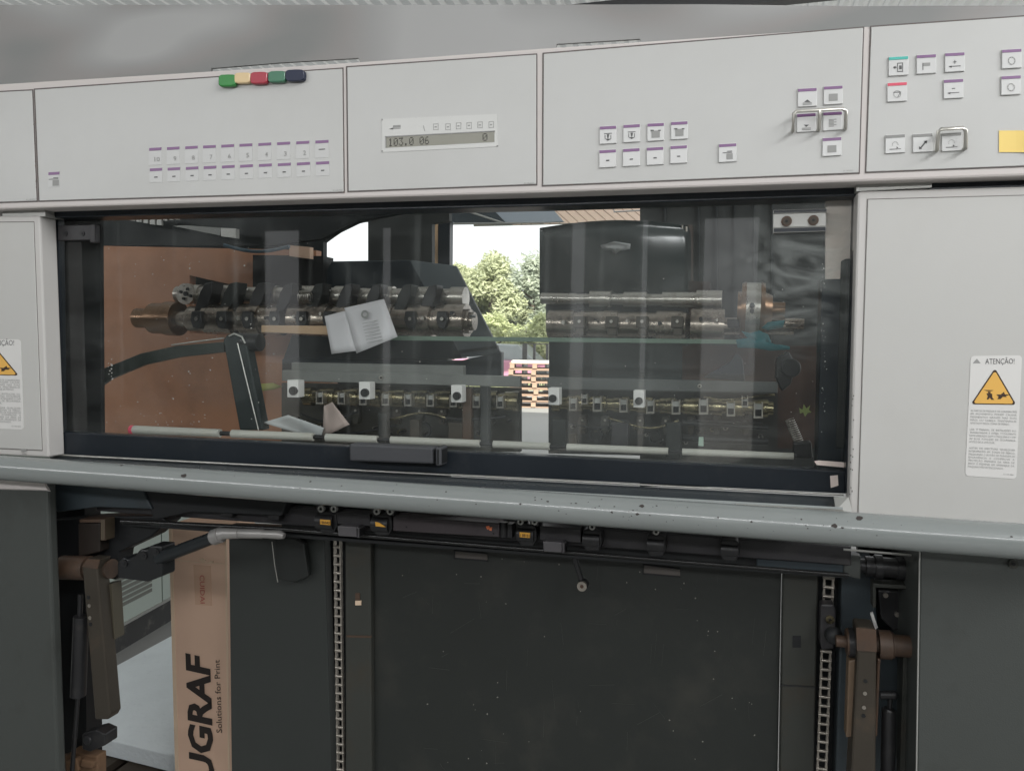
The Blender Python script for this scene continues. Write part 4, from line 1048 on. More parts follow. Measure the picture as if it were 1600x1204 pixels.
for a in range(4): mb.disc(289 + 8 * math.cos(a * 1.57 + .4), 459 + 8 * math.sin(a * 1.57 + .4), 0.405, 2, 0.02, 1, 8)
part(mb, 'end_flange', [steel_clean, black])
# spring coil on the upper shaft
mb = MB(); mb.tube([P(468 + t * 3.0, 464, 0.36) + Vector((0, math.sin(t * 6.28) * 0.016, math.cos(t * 6.28) * 0.016)) for t in [i / 10 for i in range(61)]], 0.0016, 0, 6); part(mb, 'coil_spring', steel_clean)
# green rail below the shafts and wooden batten
mb = MB(); mb.px([(575, 524), (1205, 531), (1205, 538), (575, 531)], 0.33, 0.02); part(mb, 'green_rail', green_rail, None, 0.001)
mb = MB(); mb.px([(408, 508), (512, 509), (512, 523), (408, 519)], 0.31, 0.03)
o = mb.build('wooden_batten', wood, None, 0.002); tag(o, 'pale wooden batten lying under the left shaft', 'batten')
# papers taped inside
def paper_sheet(name, pts, Y, mat, label, cat, grp=None, dz=(0, 0, 0, 0), t=0.0008, prints=None):
    mb = MB(); n = 6; q = [Vector(p) for p in pts]
    g = []
    for i in range(n + 1):
        row = []
        for j in range(n + 1):
            u, v = i / n, j / n
            p = q[0].lerp(q[1], u).lerp(q[3].lerp(q[2], u), v)
            bend = 0.007 * math.sin(u * 4 + v * 2.5) - 0.012 * max(0, u + v - 1.5) ** 2 * 4
            row.append(P(p.x, p.y, Y + bend + dz[0] * u + dz[1] * v))
        g.append(row)
    for i in range(n + 1): mb.v += g[i]
    k = n + 1; nv = len(mb.v)
    mb.v += [v + Vector((0, t, 0)) for v in mb.v]
    for i in range(n):
        for j in range(n):
            a = i * k + j
            mb.face((a, a + 1, a + k + 1, a + k), 0, True); mb.face((a + nv, a + k + nv, a + k + 1 + nv, a + 1 + nv), 0, True)
    edge = [i * k for i in range(n + 1)] + [n * k + j for j in range(1, n + 1)] + [i * k + n for i in range(n - 1, -1, -1)] + [j for j in range(n - 1, 0, -1)]
    for a, b in zip(edge, edge[1:] + edge[:1]): mb.face((a, b, b + nv, a + nv))
    o = mb.build(name, mat); tag(o, label, cat, grp); return o
paper_sheet('paper_sheet', [(507, 494), (540, 485), (556, 548), (518, 553)], 0.285, paper, 'plain white paper sheet, left one taped under the slanted housing', 'paper', 'papers by the shaft')
o = paper_sheet('paper_sheet', [(538, 481), (600, 467), (621, 526), (557, 552)], 0.272, paper, 'printed white paper sheet, right one taped under the slanted housing', 'paper', 'papers by the shaft')
mb = MB(); mb.ring(570, 491, 0.262, 3, 6, 0.0008, 0, 14)
for k in range(7): mb.px([(566 + k * 1.2, 505 + k * 5), (590 + k * 1.3, 500 + k * 5), (590 + k * 1.3, 500.8 + k * 5), (566 + k * 1.2, 505.8 + k * 5)], 0.262, 0.0006)
mb.build('print', ink_soft, o)
paper_sheet('folded_paper', [(410, 660), (450, 648), (506, 668), (500, 687)], 0.14, paper_grey, 'grey folded paper lying behind the white rollers', 'paper')
paper_sheet('pink_paper', [(506, 634), (519, 628), (546, 663), (504, 683)], 0.19, paper_pink, 'pinkish crumpled paper beside the grey folded paper', 'paper')
# rail bands carrying the sensors
mb = MB(); mb.px([(455, 566), (724, 571), (724, 588), (455, 583)], 0.235, 0.02); part(mb, 'cross_rail', rail_grey, None, 0.002)
mb = MB(); mb.px([(440, 578), (812, 588), (812, 605), (440, 595)], 0.215, 0.02); part(mb, 'cross_rail', rail_grey, None, 0.002)
mb = MB(); mb.disc(595, 590, 0.212, 3.2, 0.01); mb.disc(595, 590, 0.210, 1.5, 0.01, 1); part(mb, 'screw', [steel_clean, black])
mb = MB(); mb.px([(855, 589), (1215, 597), (1215, 614), (855, 608)], 0.215, 0.02); part(mb, 'cross_rail', M('rail_dark', (0.075, 0.08, 0.078), 0.4, dirt=.4), None, 0.002)
mb = MB(); mb.disc(1093, 603, 0.212, 3.2, 0.01); mb.disc(1093, 603, 0.210, 1.5, 0.01, 1); part(mb, 'screw', [steel_clean, black])
for x, y in ((457, 607), (569, 610), (713, 615), (865, 619), (998, 623)):
    mb = MB(); mb.rect(x - 8.5, y - 13.5, x + 8.5, y + 13.5, 0.185, 0.03, 0, .02); s = part(mb, 'sensor', tag_white, None, 0.0015)
    mb = MB(); mb.disc(x + (0 if x != 865 else -2), y + 3.5, 0.178, 6, 0.01); mb.disc(x + (0 if x != 865 else -2), y + 3.5, 0.176, 3, 0.01, 1); mb.build('sensor_knob', [black_metal, rubber], s)
# dark back plates behind the gripper shaft
prect('back_plate', [(440, 598), (812, 606), (812, 706), (440, 700)], 0.34, 0.02, M('back_plate_olive', (0.050, 0.048, 0.040), 0.5, dirt=.5, dcol=(.02, .02, .018), dscale=14))
prect('back_plate', [(857, 606), (1215, 614), (1215, 716), (857, 708)], 0.34, 0.02, M('back_plate_black', (0.028, 0.028, 0.026), 0.5, dirt=.5, dcol=(.06, .055, .05), dscale=14))
back_m = bpy.data.materials['back_plate_olive']
# gripper shaft
def gshaft(xa, ya, xb, yb, mat):
    sh = MB(); prof = [(xa, 9)]; x = xa; i = 0
    while x < xb:
        r = (14, 10.5, 13)[i % 3]; prof += [(x, prof[-1][1]), (x, r), (min(x + 12, xb), r)]; x += 12; i += 1
    sh.step_lathe((xa, ya), (xb, yb), 0.27, prof); return part(sh, 'gripper_shaft', mat)
olive_steel = M('oily_steel', (0.30, 0.26, 0.16), 0.25, metal=0.85, var=0.2, scale=20, dirt=.8, dcol=(.03, .028, .02), dscale=30, dlo=.45, dhi=.62)
gs1 = gshaft(478, 619, 812, 627, olive_steel)
gs2 = gshaft(864, 629, 1208, 638, olive_steel)
def gripper(x, y, par, s=1.0):
    mb = MB()
    mb.rect(x - 6 * s, y - 11 * s, x - 4.2 * s, y + 9 * s, 0.228, 0.02, 0); mb.rect(x + 4.2 * s, y - 11 * s, x + 6 * s, y + 9 * s, 0.228, 0.02, 0)
    mb.rect(x - 6 * s, y + 7 * s, x + 6 * s, y + 9.4 * s, 0.226, 0.02, 0); mb.rect(x - 4.5 * s, y - 9 * s, x + 4.5 * s, y - 2 * s, 0.234, 0.02, 1); mb.rect(x - 4.2 * s, y - 1 * s, x + 4.2 * s, y + 7 * s, 0.240, 0.02, 2)
    mb.build('gripper', [steel_clean, alu_soft, black], par)
for i, x in enumerate((499, 533, 567, 602, 637, 672, 708, 744, 781)): gripper(x, 622 + 0.024 * (x - 499), gs1, 0.95)
for x, y, s in ((895, 632, 1), (913, 624, .8), (933, 632, 1.15), (974, 634, 1.05), (1016, 636, 1.05), (1056, 637, 1.1), (1099, 636, 1.2), (1142, 640, 1.1), (1164, 628, .85), (1185, 642, 1.2)): gripper(x, y, gs2, s)
# brackets and dark blocks under the gripper shaft
for x0, y0, x1, y1, mt in ((590, 645, 604, 684, inner_wall), (700, 660, 722, 690, arm_steel), (750, 600, 763, 692, inner_wall), (722, 606, 736, 690, rust), (640, 655, 655, 685, arm_steel), (862, 655, 884, 704, inner_wall), (955, 660, 982, 700, black_block), (1040, 660, 1064, 716, inner_wall), (888, 678, 900, 694, arm_steel)):
    prect('support_bracket', [(x0, y0), (x1, y0 + .4), (x1, y1 + .4), (x0, y1)], 0.16 if y1 > 700 else 0.22, 0.02, mt, 0.002)
for x, y, r in ((660, 672, 12), (930, 680, 11), (1022, 684, 10)):
    mb = MB(); mb.ring(x, y, 0.25, r - 3, r, 0.012, 0, 18); part(mb, 'cable_loop', rubber)
mb = MB(); mb.ptube([(1066, 660, .24), (1200, 668, .24)], 4, n=10); mb.ptube([(1066, 684, .22), (1200, 690, .22)], 6, n=12); part(mb, 'black_roller', black_metal)
prect('green_fuse', [(1092, 683), (1099, 683), (1099, 697), (1091, 696)], 0.20, 0.01, M('pale_green', (0.35, 0.48, 0.40), 0.4))
# white rollers along the bottom of the glass
for x0, x1 in ((206, 344), (363, 490), (510, 590), (611, 750), (771, 859), (886, 1044), (1066, 1240)):
    f = lambda x: 671 + (x - 206) * 0.0400
    mb = MB(); mb.ptube([(x0, f(x0), 0.10), (x1, f(x1), 0.10)], 5.6, n=16); part(mb, 'white_roller', white_tube)
mb = MB(); mb.ptube([(205, 671, 0.098), (209, 671.2, 0.098)], 5.9, n=16); part(mb, 'red_end_ring', redp)
mb = MB(); mb.ptube([(206, 671, 0.102), (1245, 712.6, 0.102)], 3.2, n=8); part(mb, 'roller_axle', black_metal)
# black lever and curved strap
mb = MB(); mb.px([(348, 531), (354, 523), (366, 520), (379, 524), (384, 532), (411, 672), (374, 672)], 0.13, 0.03); part(mb, 'lever', M('lever_black', (0.018, 0.024, 0.024), 0.45), None, 0.004, 'black flat lever leaning in the left of the glass')
mb = MB(); mb.ptube([(371, 536, 0.128), (404, 672, 0.128)], 0.9, n=6); mb.ptube([(358, 525, 0.128), (366, 521, 0.128), (378, 526, 0.128), (383, 536, 0.128)], 1.3, n=6); part(mb, 'lever_edge', alu)
mb = MB(); mb.ptube([(380, 534, 0.15), (407, 535, 0.15)], 12, n=16); part(mb, 'lever_hub', black_metal)
cur = [(92, 640), (120, 607), (165, 574), (220, 552), (275, 540), (350, 534)]
low = [(350, 550), (280, 558), (225, 570), (172, 592), (128, 624), (98, 656)]
mb = MB(); mb.px(cur + low, 0.16, 0.012); part(mb, 'curved_strap', M('strap_green', (0.030, 0.036, 0.032), 0.3), None, 0.001, 'dark curved strap rising from the lower left of the glass')
mb = MB(); mb.ptube([(268, 539, .155), (310, 533, .155), (350, 528, .155)], 1.0, n=6); part(mb, 'strap_edge', alu)
cloth('yellow_rag', [(376, 602), (400, 600), (425, 598), (440, 604), (425, 609), (400, 612), (380, 606)], 0.30, M('rag_yellow', (0.25, 0.25, 0.07), 0.8, bump=.5), 'small yellow-green rag hanging behind the black lever', 'rag', amp=.006, seed=11)
# spring and green tag on the right
mb = MB(); a0, a1 = P(1233, 655, 0.18), P(1250, 695, 0.18); N_ = 90
mb.tube([a0.lerp(a1, t / N_) + Vector((math.cos(t * .9) * 0.008, math.sin(t * .9) * 0.008, math.cos(t * .9) * 0.003)) for t in range(N_ + 1)], 0.0013, 0, 6); part(mb, 'coil_spring', steel_clean)
mb = MB(); mb.px([(1249, 637), (1254, 640), (1256, 631), (1260, 638), (1266, 633), (1264, 640), (1268, 644), (1262, 645), (1258, 651), (1255, 644), (1250, 646)], 0.17, 0.002); part(mb, 'green_tag', green_leaf_lab)
mb = MB(); mb.px([(1214, 560), (1232, 548), (1244, 570), (1236, 600), (1222, 612), (1212, 590)], 0.26, 0.05); mb.disc(1236, 575, 0.25, 16, 0.03); part(mb, 'drive_hub', black_metal, None, 0.004)
mb = MB(); mb.px([(1098, 590), (1140, 566), (1150, 552), (1160, 560), (1164, 596)], 0.30, 0.02); part(mb, 'dark_cover', black_frame, None, 0.002)
mb = MB(); mb.px([(1240, 692), (1268, 690), (1270, 716), (1240, 716)], 0.13, 0.03); part(mb, 'roller_bracket', black_metal, None, 0.003)

# ---- tray and grey tube below the glass
def quad3(name, corners, mat, thick=0.004, bevel=0.0, label=None, parent=None):
    """sloping sheet through pixels with their own depth (px, py, Y)"""
    mb = MB(); mb.prism([P(*c) for c in corners], Vector((0, thick, -thick * 0.6))); return part(mb, name, mat, parent, bevel, label)
quad3('tray', [(78, 712, -0.012), (1312, 776, -0.012), (1316, 806, -0.085), (78, 732, -0.085)], tray_paint)
quad3('tray_flange', [(70, 724, -0.10), (1317, 792, -0.10), (1317, 806, -0.115), (70, 730, -0.115)], M('flange_grey', (0.24, 0.26, 0.255), 0.3, coat=.3, dirt=.3, dcol=(.12, .12, .12)))
quad3('flange_strip', [(1150, 786.5, -0.106), (1317, 795.5, -0.106), (1317, 803.5, -0.117), (1150, 793, -0.117)], alu)
quad3('corner_gusset', [(1303, 776, -0.05), (1326, 776, -0.06), (1332, 800, -0.075), (1306, 797, -0.075)], alu_soft)
YT = -0.13
A_, B_ = P(-150, 719.5, YT), P(1760, 857, YT)
rbar = 22.5 * mpp(800, 790, YT)
mb = MB(); mb.tube([A_, B_], rbar, 0, 56)
bar = part(mb, 'guard_tube', bar_paint, None, 0, 'long grey painted tube across the press with chipped paint')
ax = (B_ - A_).normalized()
def on_bar(px, py):
    d = ray(px, py).normalized(); o = CAM - A_
    dd = d - ax * d.dot(ax); oo = o - ax * o.dot(ax)
    a, b, c = dd.dot(dd), 2 * dd.dot(oo), oo.dot(oo) - rbar ** 2
    q = b * b - 4 * a * c
    if q < 0: return None
    p = CAM + d * ((-b - math.sqrt(q)) / (2 * a)); n = (p - A_); n -= ax * n.dot(ax)
    return p, n.normalized()
mb = MB(); rnd = random.Random(2)
chips = [(287, 743, 4), (190, 727, 2), (485, 752, 1.6), (1003, 790, 4), (996, 803, 2.6), (1026, 790, 1.5), (1122, 808, 1.6), (1174, 815, 2), (1304, 821, 4.6), (1316, 824, 2.2), (1252, 811, 1.5), (1262, 825, 1.2), (1343, 809, 6), (856, 783, 2), (813, 787, 1.8), (836, 777, 1.2),
         (956, 800, 2), (960, 791, 1.4), (989, 797, 1.3), (744, 787, 1.2), (697, 768, 1.4), (1580, 838, 2), (620, 757, 1.2), (940, 780, 1.2), (900, 786, 1.5), (930, 793, 1.1)]
for k in range(46):
    x = rnd.choice((rnd.uniform(150, 1500), rnd.gauss(1000, 90), rnd.gauss(1280, 50))); chips.append((x, 722 + x * .0722 + rnd.uniform(-8, 20), rnd.choice((.6, .7, .9, 1.1))))
for x, y, s in chips:
    r = on_bar(x, y)
    if not r: continue
    p, n = r; u = ax; w = n.cross(u); k = mpp(x, y, YT) * s; m_ = 9; b = len(mb.v)
    for q in range(m_):
        a = 6.283 * q / m_; rr = k * rnd.uniform(0.65, 1.15)
        e = p + u * rr * 1.15 * math.cos(a) + w * rr * 0.8 * math.sin(a)
        ee = e - A_; foot = A_ + ax * ee.dot(ax); mb.v.append(foot + (e - foot).normalized() * (rbar + 0.0004))
    mb.face(range(b, b + m_))
    if True:
        f = mb.f[-1]; nn = (mb.v[f[1]] - mb.v[f[0]]).cross(mb.v[f[2]] - mb.v[f[0]])
        if nn.dot(n) < 0: mb.f[-1] = tuple(reversed(f))
mb.build('paint_chip', chip, bar, part_stuff=True)

# ---- columns either side of the delivery
prect('left_column', [(-130, 745), (74, 756), (92, 1260), (-130, 1260)], -0.075, 0.025, col_panel, 0.006, 'dark grey-green column at the lower left edge')
quad3('column_cap', [(-130, 745, -0.08), (68, 753, -0.08), (74, 765, -0.08), (-130, 760, -0.08)], beam_white, 0.01, 0.001)
prect('right_column', [(1437, 850), (1760, 866), (1760, 1260), (1430, 1260)], -0.06, 0.25, col_panel, 0.004, 'grey-green panel at the lower right edge')
mb = MB(); mb.ptube([(1437, 862, -0.062), (1431, 1260, -0.062)], 1.3, n=6); part(mb, 'panel_edge', alu_soft)
mb = MB(); mb.disc(1584, 881, -0.066, 8, 0.008); mb.disc(1584, 881, -0.068, 3.5, 0.004, 1, 6); part(mb, 'screw', [dark_post, black])
# lower dark panels
bp = prect('pile_panel', [(584, 835), (1221, 885), (1214, 1260), (584, 1260)], 0.10, 0.02, dark_panel, 0.002, 'large dark green panel with two slots in the middle')
def slot(pts):
    mb = MB(); mb.px(pts, 0.0985, 0.004); mb.px([pts[0], pts[1], (pts[1][0], pts[1][1] + 1.6), (pts[0][0], pts[0][1] + 1.6)], 0.0965, 0.004, 1); mb.px([pts[0], (pts[0][0] + 1.5, pts[0][1]), (pts[3][0] + 1.5, pts[3][1]), pts[3]], 0.0965, 0.004, 1)
    mb.px([pts[3], pts[2], (pts[2][0], pts[2][1] - 2), (pts[3][0], pts[3][1] - 2)], 0.0965, 0.004, 1)
    mb.build('grip_slot', [M('slot_grey', (0.085, 0.075, 0.068), 0.6), black], bp)
slot([(709, 859), (761, 864), (762, 877), (709, 873)]); slot([(1005, 881), (1062, 888), (1063, 902), (1004, 897)])
mb = MB(); rnd = random.Random(6)
for k in range(44):
    x = rnd.choice((rnd.uniform(600, 1205), rnd.gauss(760, 60), rnd.gauss(1130, 40))); y = rnd.uniform(900, 1195) if rnd.random() < .8 else rnd.uniform(860, 900) + (x - 600) * .05; s = rnd.uniform(.5, 1.5)
    mb.px([(x + s * rnd.uniform(.5, 1.3) * math.cos(a), y + s * rnd.uniform(.5, 1.4) * math.sin(a)) for a in (0, 1.2, 2.5, 3.9, 5.1)], 0.0992, 0.0006)
mb.build('paint_nick', M('nick_pale', (0.19, 0.18, 0.16), 0.8), bp, part_stuff=True)
prect('left_post', [(539, 830), (579, 833), (581, 1260), (540, 1260)], 0.085, 0.05, dark_post, 0.003)
prect('post_step', [(541, 992), (580, 993), (580, 996), (541, 995)], 0.0835, 0.004, rust)
mb = MB(); mb.rect(555, 926, 562, 938, 0.083, 0.004, 1); mb.rect(555, 938, 564, 945, 0.082, 0.004); part(mb, 'brass_tab', [card_edge, rust])
rp = prect('right_post', [(1224, 884), (1279, 889), (1270, 1260), (1218, 1260)], 0.085, 0.05, dark_post, 0.003)
mb = MB(); mb.rect(1238.5, 993, 1251.5, 1011, 0.0835, 0.004); part(mb, 'square_hole', black)
prect('post_step', [(1219, 1069), (1274, 1072), (1274, 1074.5), (1219, 1071)], 0.0838, 0.003, black_metal)
prect('chain_slot', [(500, 820), (542, 820), (543, 1260), (508, 1260)], 0.16, 0.02, black)
prect('chain_slot', [(1270, 880), (1322, 884), (1312, 1260), (1262, 1260)], 0.16, 0.02, black)
prect('mid_panel', [(357, 820), (506, 826), (520, 1260), (362, 1260)], 0.10, 0.03, M('mid_panel_paint', (0.030, 0.0335, 0.0315), 0.42, var=.1, dirt=.4, dcol=(.022, .023, .022), dscale=5), 0.003, 'plain dark panel right of the cardboard box')
prect('dark_flap', [(428, 838), (458, 840), (475, 850), (482, 900), (460, 910), (433, 905)], 0.075, 0.015, M('flap_dark', (0.016, 0.018, 0.017), 0.45), 0.003)
mb = MB(); mb.ptube([(425, 846, 0.06), (429, 880, 0.062), (434, 909, 0.065)], 0.7, n=6); part(mb, 'thin_wire', alu)
prect('blue_column', [(1316, 872), (1366, 874), (1372, 1000), (1420, 1000), (1420, 1260), (1304, 1260)], 0.10, 0.06, blue_grey, 0.004)
prect('inner_back', [(1340, 840), (1440, 850), (1440, 1260), (1340, 1260)], 0.17, 0.02, inner_dark)
prect('side_strip', [(1412, 1000), (1432, 1000), (1428, 1260), (1404, 1260)], 0.02, 0.03, dark_post, 0.002)
# chains
def link_mesh(k, w, p):
    """one chain link: two waisted side plates and the roller between them"""
    mb = MB()
    for s in (-1, 1):
        x = s * w * 0.40
        prof = [(-w * .13, p * .48), (w * .13, p * .48), (w * .10, p * .2), (w * .075, 0), (w * .10, -p * .2), (w * .13, -p * .48), (-w * .13, -p * .48), (-w * .10, -p * .2), (-w * .075, 0), (-w * .10, p * .2)]
        mb.prism([Vector(((x + a) * k, -0.004, b * k)) for a, b in prof], Vector((0, 0.008, 0)))
    mb.tube([Vector((-w * .5 * k, -0.002, p * .40 * k)), Vector((w * .5 * k, -0.002, p * .40 * k))], p * .19 * k, 0, 8)
    return mb
def chain(pts_top, pts_bot, Y, w, p, lab, skip=None):
    t = empty('lift_chain', P(*pts_top, Y), press); t['label'] = lab
    a, b = P(*pts_top, Y), P(*pts_bot, Y); k = mpp(*pts_top, Y); L_ = (b - a).length; n = int(L_ / (p * k))
    tilt = math.atan2((b - a).x, -(b - a).z)
    first = None
    for i in range(n):
        py = pts_top[1] + (pts_bot[1] - pts_top[1]) * (i + .5) / n
        if skip and skip[0] < py < skip[1]: continue
        loc = a.lerp(b, (i + .5) / n)
        if first is None:
            mb = link_mesh(k, w, p); o = mb.build('chain_link', chain_steel, t); o.location = loc - WLOC[t.name]; first = o
            me = o.data
        else:
            o = bpy.data.objects.new('chain_link', me); COL.objects.link(o); o.parent = t; o.location = loc - WLOC[t.name]
        o.rotation_euler.y = -tilt
chain((527.5, 838), (533, 1225), 0.10, 11, 12.0, 'left lifting chain')
chain((1295, 900), (1283, 1225), 0.10, 17, 15.2, 'right lifting chain', (938, 1020))
# ball joint carrier on the right chain
mb = MB(); mb.px([(1282, 944), (1303, 944), (1306, 955), (1304, 1013), (1284, 1015), (1281, 1000)], 0.06, 0.03); cb = part(mb, 'chain_carrier', black_block, None, 0.003)
mb = MB(); mb.ball(P(1302, 992, 0.03), 14.5 * mpp(1302, 992, 0.03)); mb.build('ball_joint', rubber, cb)
mb = MB(); mb.ring(1297, 968, 0.055, 2.5, 7, 0.006, 0, 14); mb.build('brass_ring', olive_steel, cb)
# right arm and shaft
mb = MB(); YA = 0.0
mb.step_lathe((1312, 1001), (1440, 1011), YA, [(1306, 10), (1322, 10), (1322, 22), (1328, 24), (1334, 24), (1336, 14), (1372, 14), (1372, 24), (1392, 24), (1394, 21), (1396, 21), (1396, 18), (1422, 18), (1445, 17)], n=30); part(mb, 'arm_shaft', rust, None, 0, 'rusty brown shaft of the right arm')
mb = MB(); mb.step_lathe((1312, 1002), (1440, 1011), YA, [(1325, 25), (1334, 25)], n=30); part(mb, 'shaft_collar', black_metal)
mb = MB(); mb.px([(1338, 979), (1369, 982), (1370, 1020), (1368, 1260), (1326, 1260), (1339, 1020)], -0.035, 0.05); ra = part(mb, 'right_arm', arm_steel, None, 0.004, 'brown steel arm with bored holes hanging on the right')
mb = MB(); mb.px([(1338, 980), (1369, 983), (1370, 1018), (1339, 1016)], -0.038, 0.002); mb.build('arm_cap', rust, ra)
for x, y in ((1352.5, 1064), (1351.5, 1083), (1350, 1105), (1349.5, 1118)):
    mb = MB(); mb.disc(x, y, -0.0365, 3.2, 0.004, 0 if y in (1064, 1118) else 1, 12); mb.build('arm_hole', [black, chain_steel], ra)
mb = MB(); mb.px([(1326, 1032), (1337, 1030), (1336, 1150), (1322, 1152)], -0.02, 0.03); mb.build('side_strip', M('strip_tan', (.14, .095, .06), .5), ra, 0.002)
mb = MB(); mb.px([(1371, 1028), (1376, 1030), (1371, 1150), (1366, 1150)], -0.02, 0.03); mb.build('side_strip', rust, ra, 0.002)
mb = MB(); mb.ptube([(1375, 1085, 0.0), (1397, 1085, 0.0)], 7, n=12); mb.ball(P(1396, 1085, 0.0), 8 * mpp(1396, 1085, 0)); mb.ptube([(1391, 1090, 0), (1390, 1108, 0)], 4, n=10); mb.ptube([(1390, 1106, 0), (1389, 1110, 0), (1386, 1260, 0)], [9, 11.5, 11.5], n=16); part(mb, 'gas_strut', black_metal)
mb = MB(); mb.step_lathe((1340, 883), (1436, 890), 0.06, [(1340, 12), (1352, 12), (1352, 17), (1366, 17), (1366, 21), (1378, 21), (1378, 17), (1400, 17), (1400, 20), (1440, 20)]); part(mb, 'motor_shaft', black_metal)
mb = MB()
for poly in ([(1364, 911), (1432, 915), (1432, 921), (1364, 917)], [(1364, 911), (1369, 911), (1369, 948), (1364, 950)]): mb.px(poly, 0.04, 0.03)
part(mb, 'angle_bracket', dark_post, None, 0.001)
mb = MB(); mb.px([(1372, 922), (1430, 924), (1430, 978), (1396, 985), (1376, 965)], 0.10, 0.02); part(mb, 'gear_cover', black_metal, None, 0.003)
for x, y in ((1384, 930), (1402, 960), (1420, 940)):
    mb = MB(); mb.disc(x, y, 0.095, 4, 0.01); part(mb, 'screw', chain_steel)
mb = MB(); mb.px([(1360, 958), (1364, 956), (1372, 980), (1367, 983)], 0.03, 0.005); part(mb, 'white_clip', label_white)
prect('end_plate', [(1182, 845), (1318, 855), (1318, 897), (1182, 884)], 0.03, 0.02, blue_grey, 0.002)
prect('end_plate', [(1318, 866), (1345, 868), (1345, 905), (1318, 899)], 0.028, 0.02, col_panel, 0.002)
mb = MB(); mb.ptube([(1318, 858, 0.0), (1436, 868, 0.0)], 2.0, n=8); part(mb, 'edge_strip', alu_soft)
# ---- black cross bar with clamps below the tube
K_ = 0.0745
yb = lambda x: 792 + (x - 440) * K_
cb_ = MB(); cb_.px([(150, 770), (1330, yb(1330) - 4), (1330, yb(1330) + 25), (150, 798)], 0.02, 0.03); part(cb_, 'cross_bar', black_block, None, 0.002, 'black square bar below the grey tube')
mb = MB(); mb.px([(440, 780), (1200, 838), (1200, 848), (440, 792)], 0.045, 0.01); part(mb, 'green_back_strip', M('strip_dark_green', (0.015, 0.04, 0.025), 0.4))
mb = MB(); mb.ptube([(190, 814, 0.0), (440, 826, 0.0), (1326, 898, 0.0)], 3.2, n=10); part(mb, 'round_rod', M('rod_black', (0.03, 0.03, 0.03), 0.2, metal=.5))
mb = MB(); mb.px([(190, 815), (1325, 899), (1325, 903), (190, 820)], 0.005, 0.02); part(mb, 'rod_backing', black)
def clamp(x, y, screws, lab):
    """ring clamp round the bar, with socket screws and a small yellow label"""
    mb = MB(); mb.px([(x - 14, y - 9), (x - 8, y - 11), (x + 8, y - 10), (x + 14, y - 7), (x + 16, y + 12), (x + 10, y + 24), (x - 10, y + 23), (x - 16, y + 10)], -0.008, 0.05)
    mb.ptube([(x - 13, y + 4, 0.0), (x + 13, y + 6, 0.0)], 12, n=16)
    c = part(mb, 'clamp', black_metal, None, 0.003)
    for sx in screws:
        mb = MB(); mb.rect(x + sx - 6.5, y - 21, x + sx + 6.5, y - 8, -0.006, 0.03, 0, .05); mb.ring(x + sx, y - 14, -0.012, 2.4, 4.8, 0.008, 1, 14); mb.disc(x + sx, y - 14, -0.009, 2.5, 0.004, 2, 6)
        mb.build('socket_screw', [black_metal, alu_soft, black], c)
    if lab:
        mb = MB(); xo = x - 3; Yl = 0.0 - 13.6 * mpp(x, y, 0)
        if lab == 'cut': mb.px([(xo - 8, y + 2), (xo - 2, y + 3), (xo + 9, y + 10), (xo - 7, y + 9)], Yl, 0.001)
        else:
            mb.px([(xo - 8, y + 2), (xo + 8, y + 3.2), (xo + 8, y + 11), (xo - 8, y + 9.6)], Yl, 0.001)
            mb.text(lab, (xo - 7, y + 8.6), (xo + 7, y + 9.8), 4.2, Yl - .0005, 1, bold=.02)
        mb.build('yellow_label', [yellow_lab, warn_dark], c)
clamp(511, 809, (-10, 10), '1B040'); clamp(597, 813, (-9, 12), 'cut'); clamp(823, 829, (-10, 12), '1 BB1B1'); clamp(925, 837, (0,), None); clamp(1025, 845, (0,), None); clamp(1140, 853, (), None)
for x in (355, 428):
    prect('bar_joint', [(x - 10, yb(x) - 12), (x + 8, yb(x) - 11), (x + 8, yb(x) + 22), (x - 10, yb(x) + 21)], 0.0, 0.03, black_metal, 0.002)
prect('bar_block', [(525, 799), (578, 803), (578, 822), (525, 818)], -0.005, 0.03, black_block, 0.002)
prect('bar_block', [(843, 821), (908, 826), (908, 848), (843, 843)], -0.005, 0.03, black_block, 0.002)
lb = prect('long_block', [(614, 806), (780, 817), (780, 839), (614, 829)], -0.01, 0.04, M('block_plum', (0.050, 0.042, 0.045), 0.36, var=.2, scale=9, dirt=.5, dcol=(.02, .02, .02), dscale=20), 0.002)
mb = MB(); mb.px([(759, 822), (764, 821), (766, 826), (761, 827)], -0.0108, 0.0008); mb.px([(765, 824), (769, 823), (768, 829), (764, 828)], -0.0108, 0.0008); mb.build('orange_mark', orange_mark, lb)
mb = MB(); mb.disc(635, 823, -0.0106, 1.5, .002, 0, 8); mb.disc(771, 833, -0.0106, 1.5, .002, 0, 8); mb.build('screw_hole', black, lb)
mb = MB(); mb.ptube([(787, 815, 0.0), (788, 838, 0.0)], 6.5, n=14); mb.px([(793, 818), (800, 819), (800, 840), (793, 839)], -.01, .02); part(mb, 'stop_pin', black_metal)
for x, y in ((544, 829), (865, 853)):
    mb = MB(); mb.px([(x - 17, y - 8), (x + 13, y - 6), (x + 13, y + 10), (x - 16, y + 8)], -0.03, 0.03); mb.px([(x + 13, y - 7), (x + 17, y - 4), (x + 17, y + 11), (x + 13, y + 11)], -0.028, 0.03, 1); part(mb, 'grey_pad', [M('pad_grey', (.085, .08, .085), .5), black_metal], None, 0.002)
mb = MB(); mb.px([(440, 772), (1330, 838), (1330, 896), (440, 824)], 0.062, 0.02); part(mb, 'rail_backing', black)
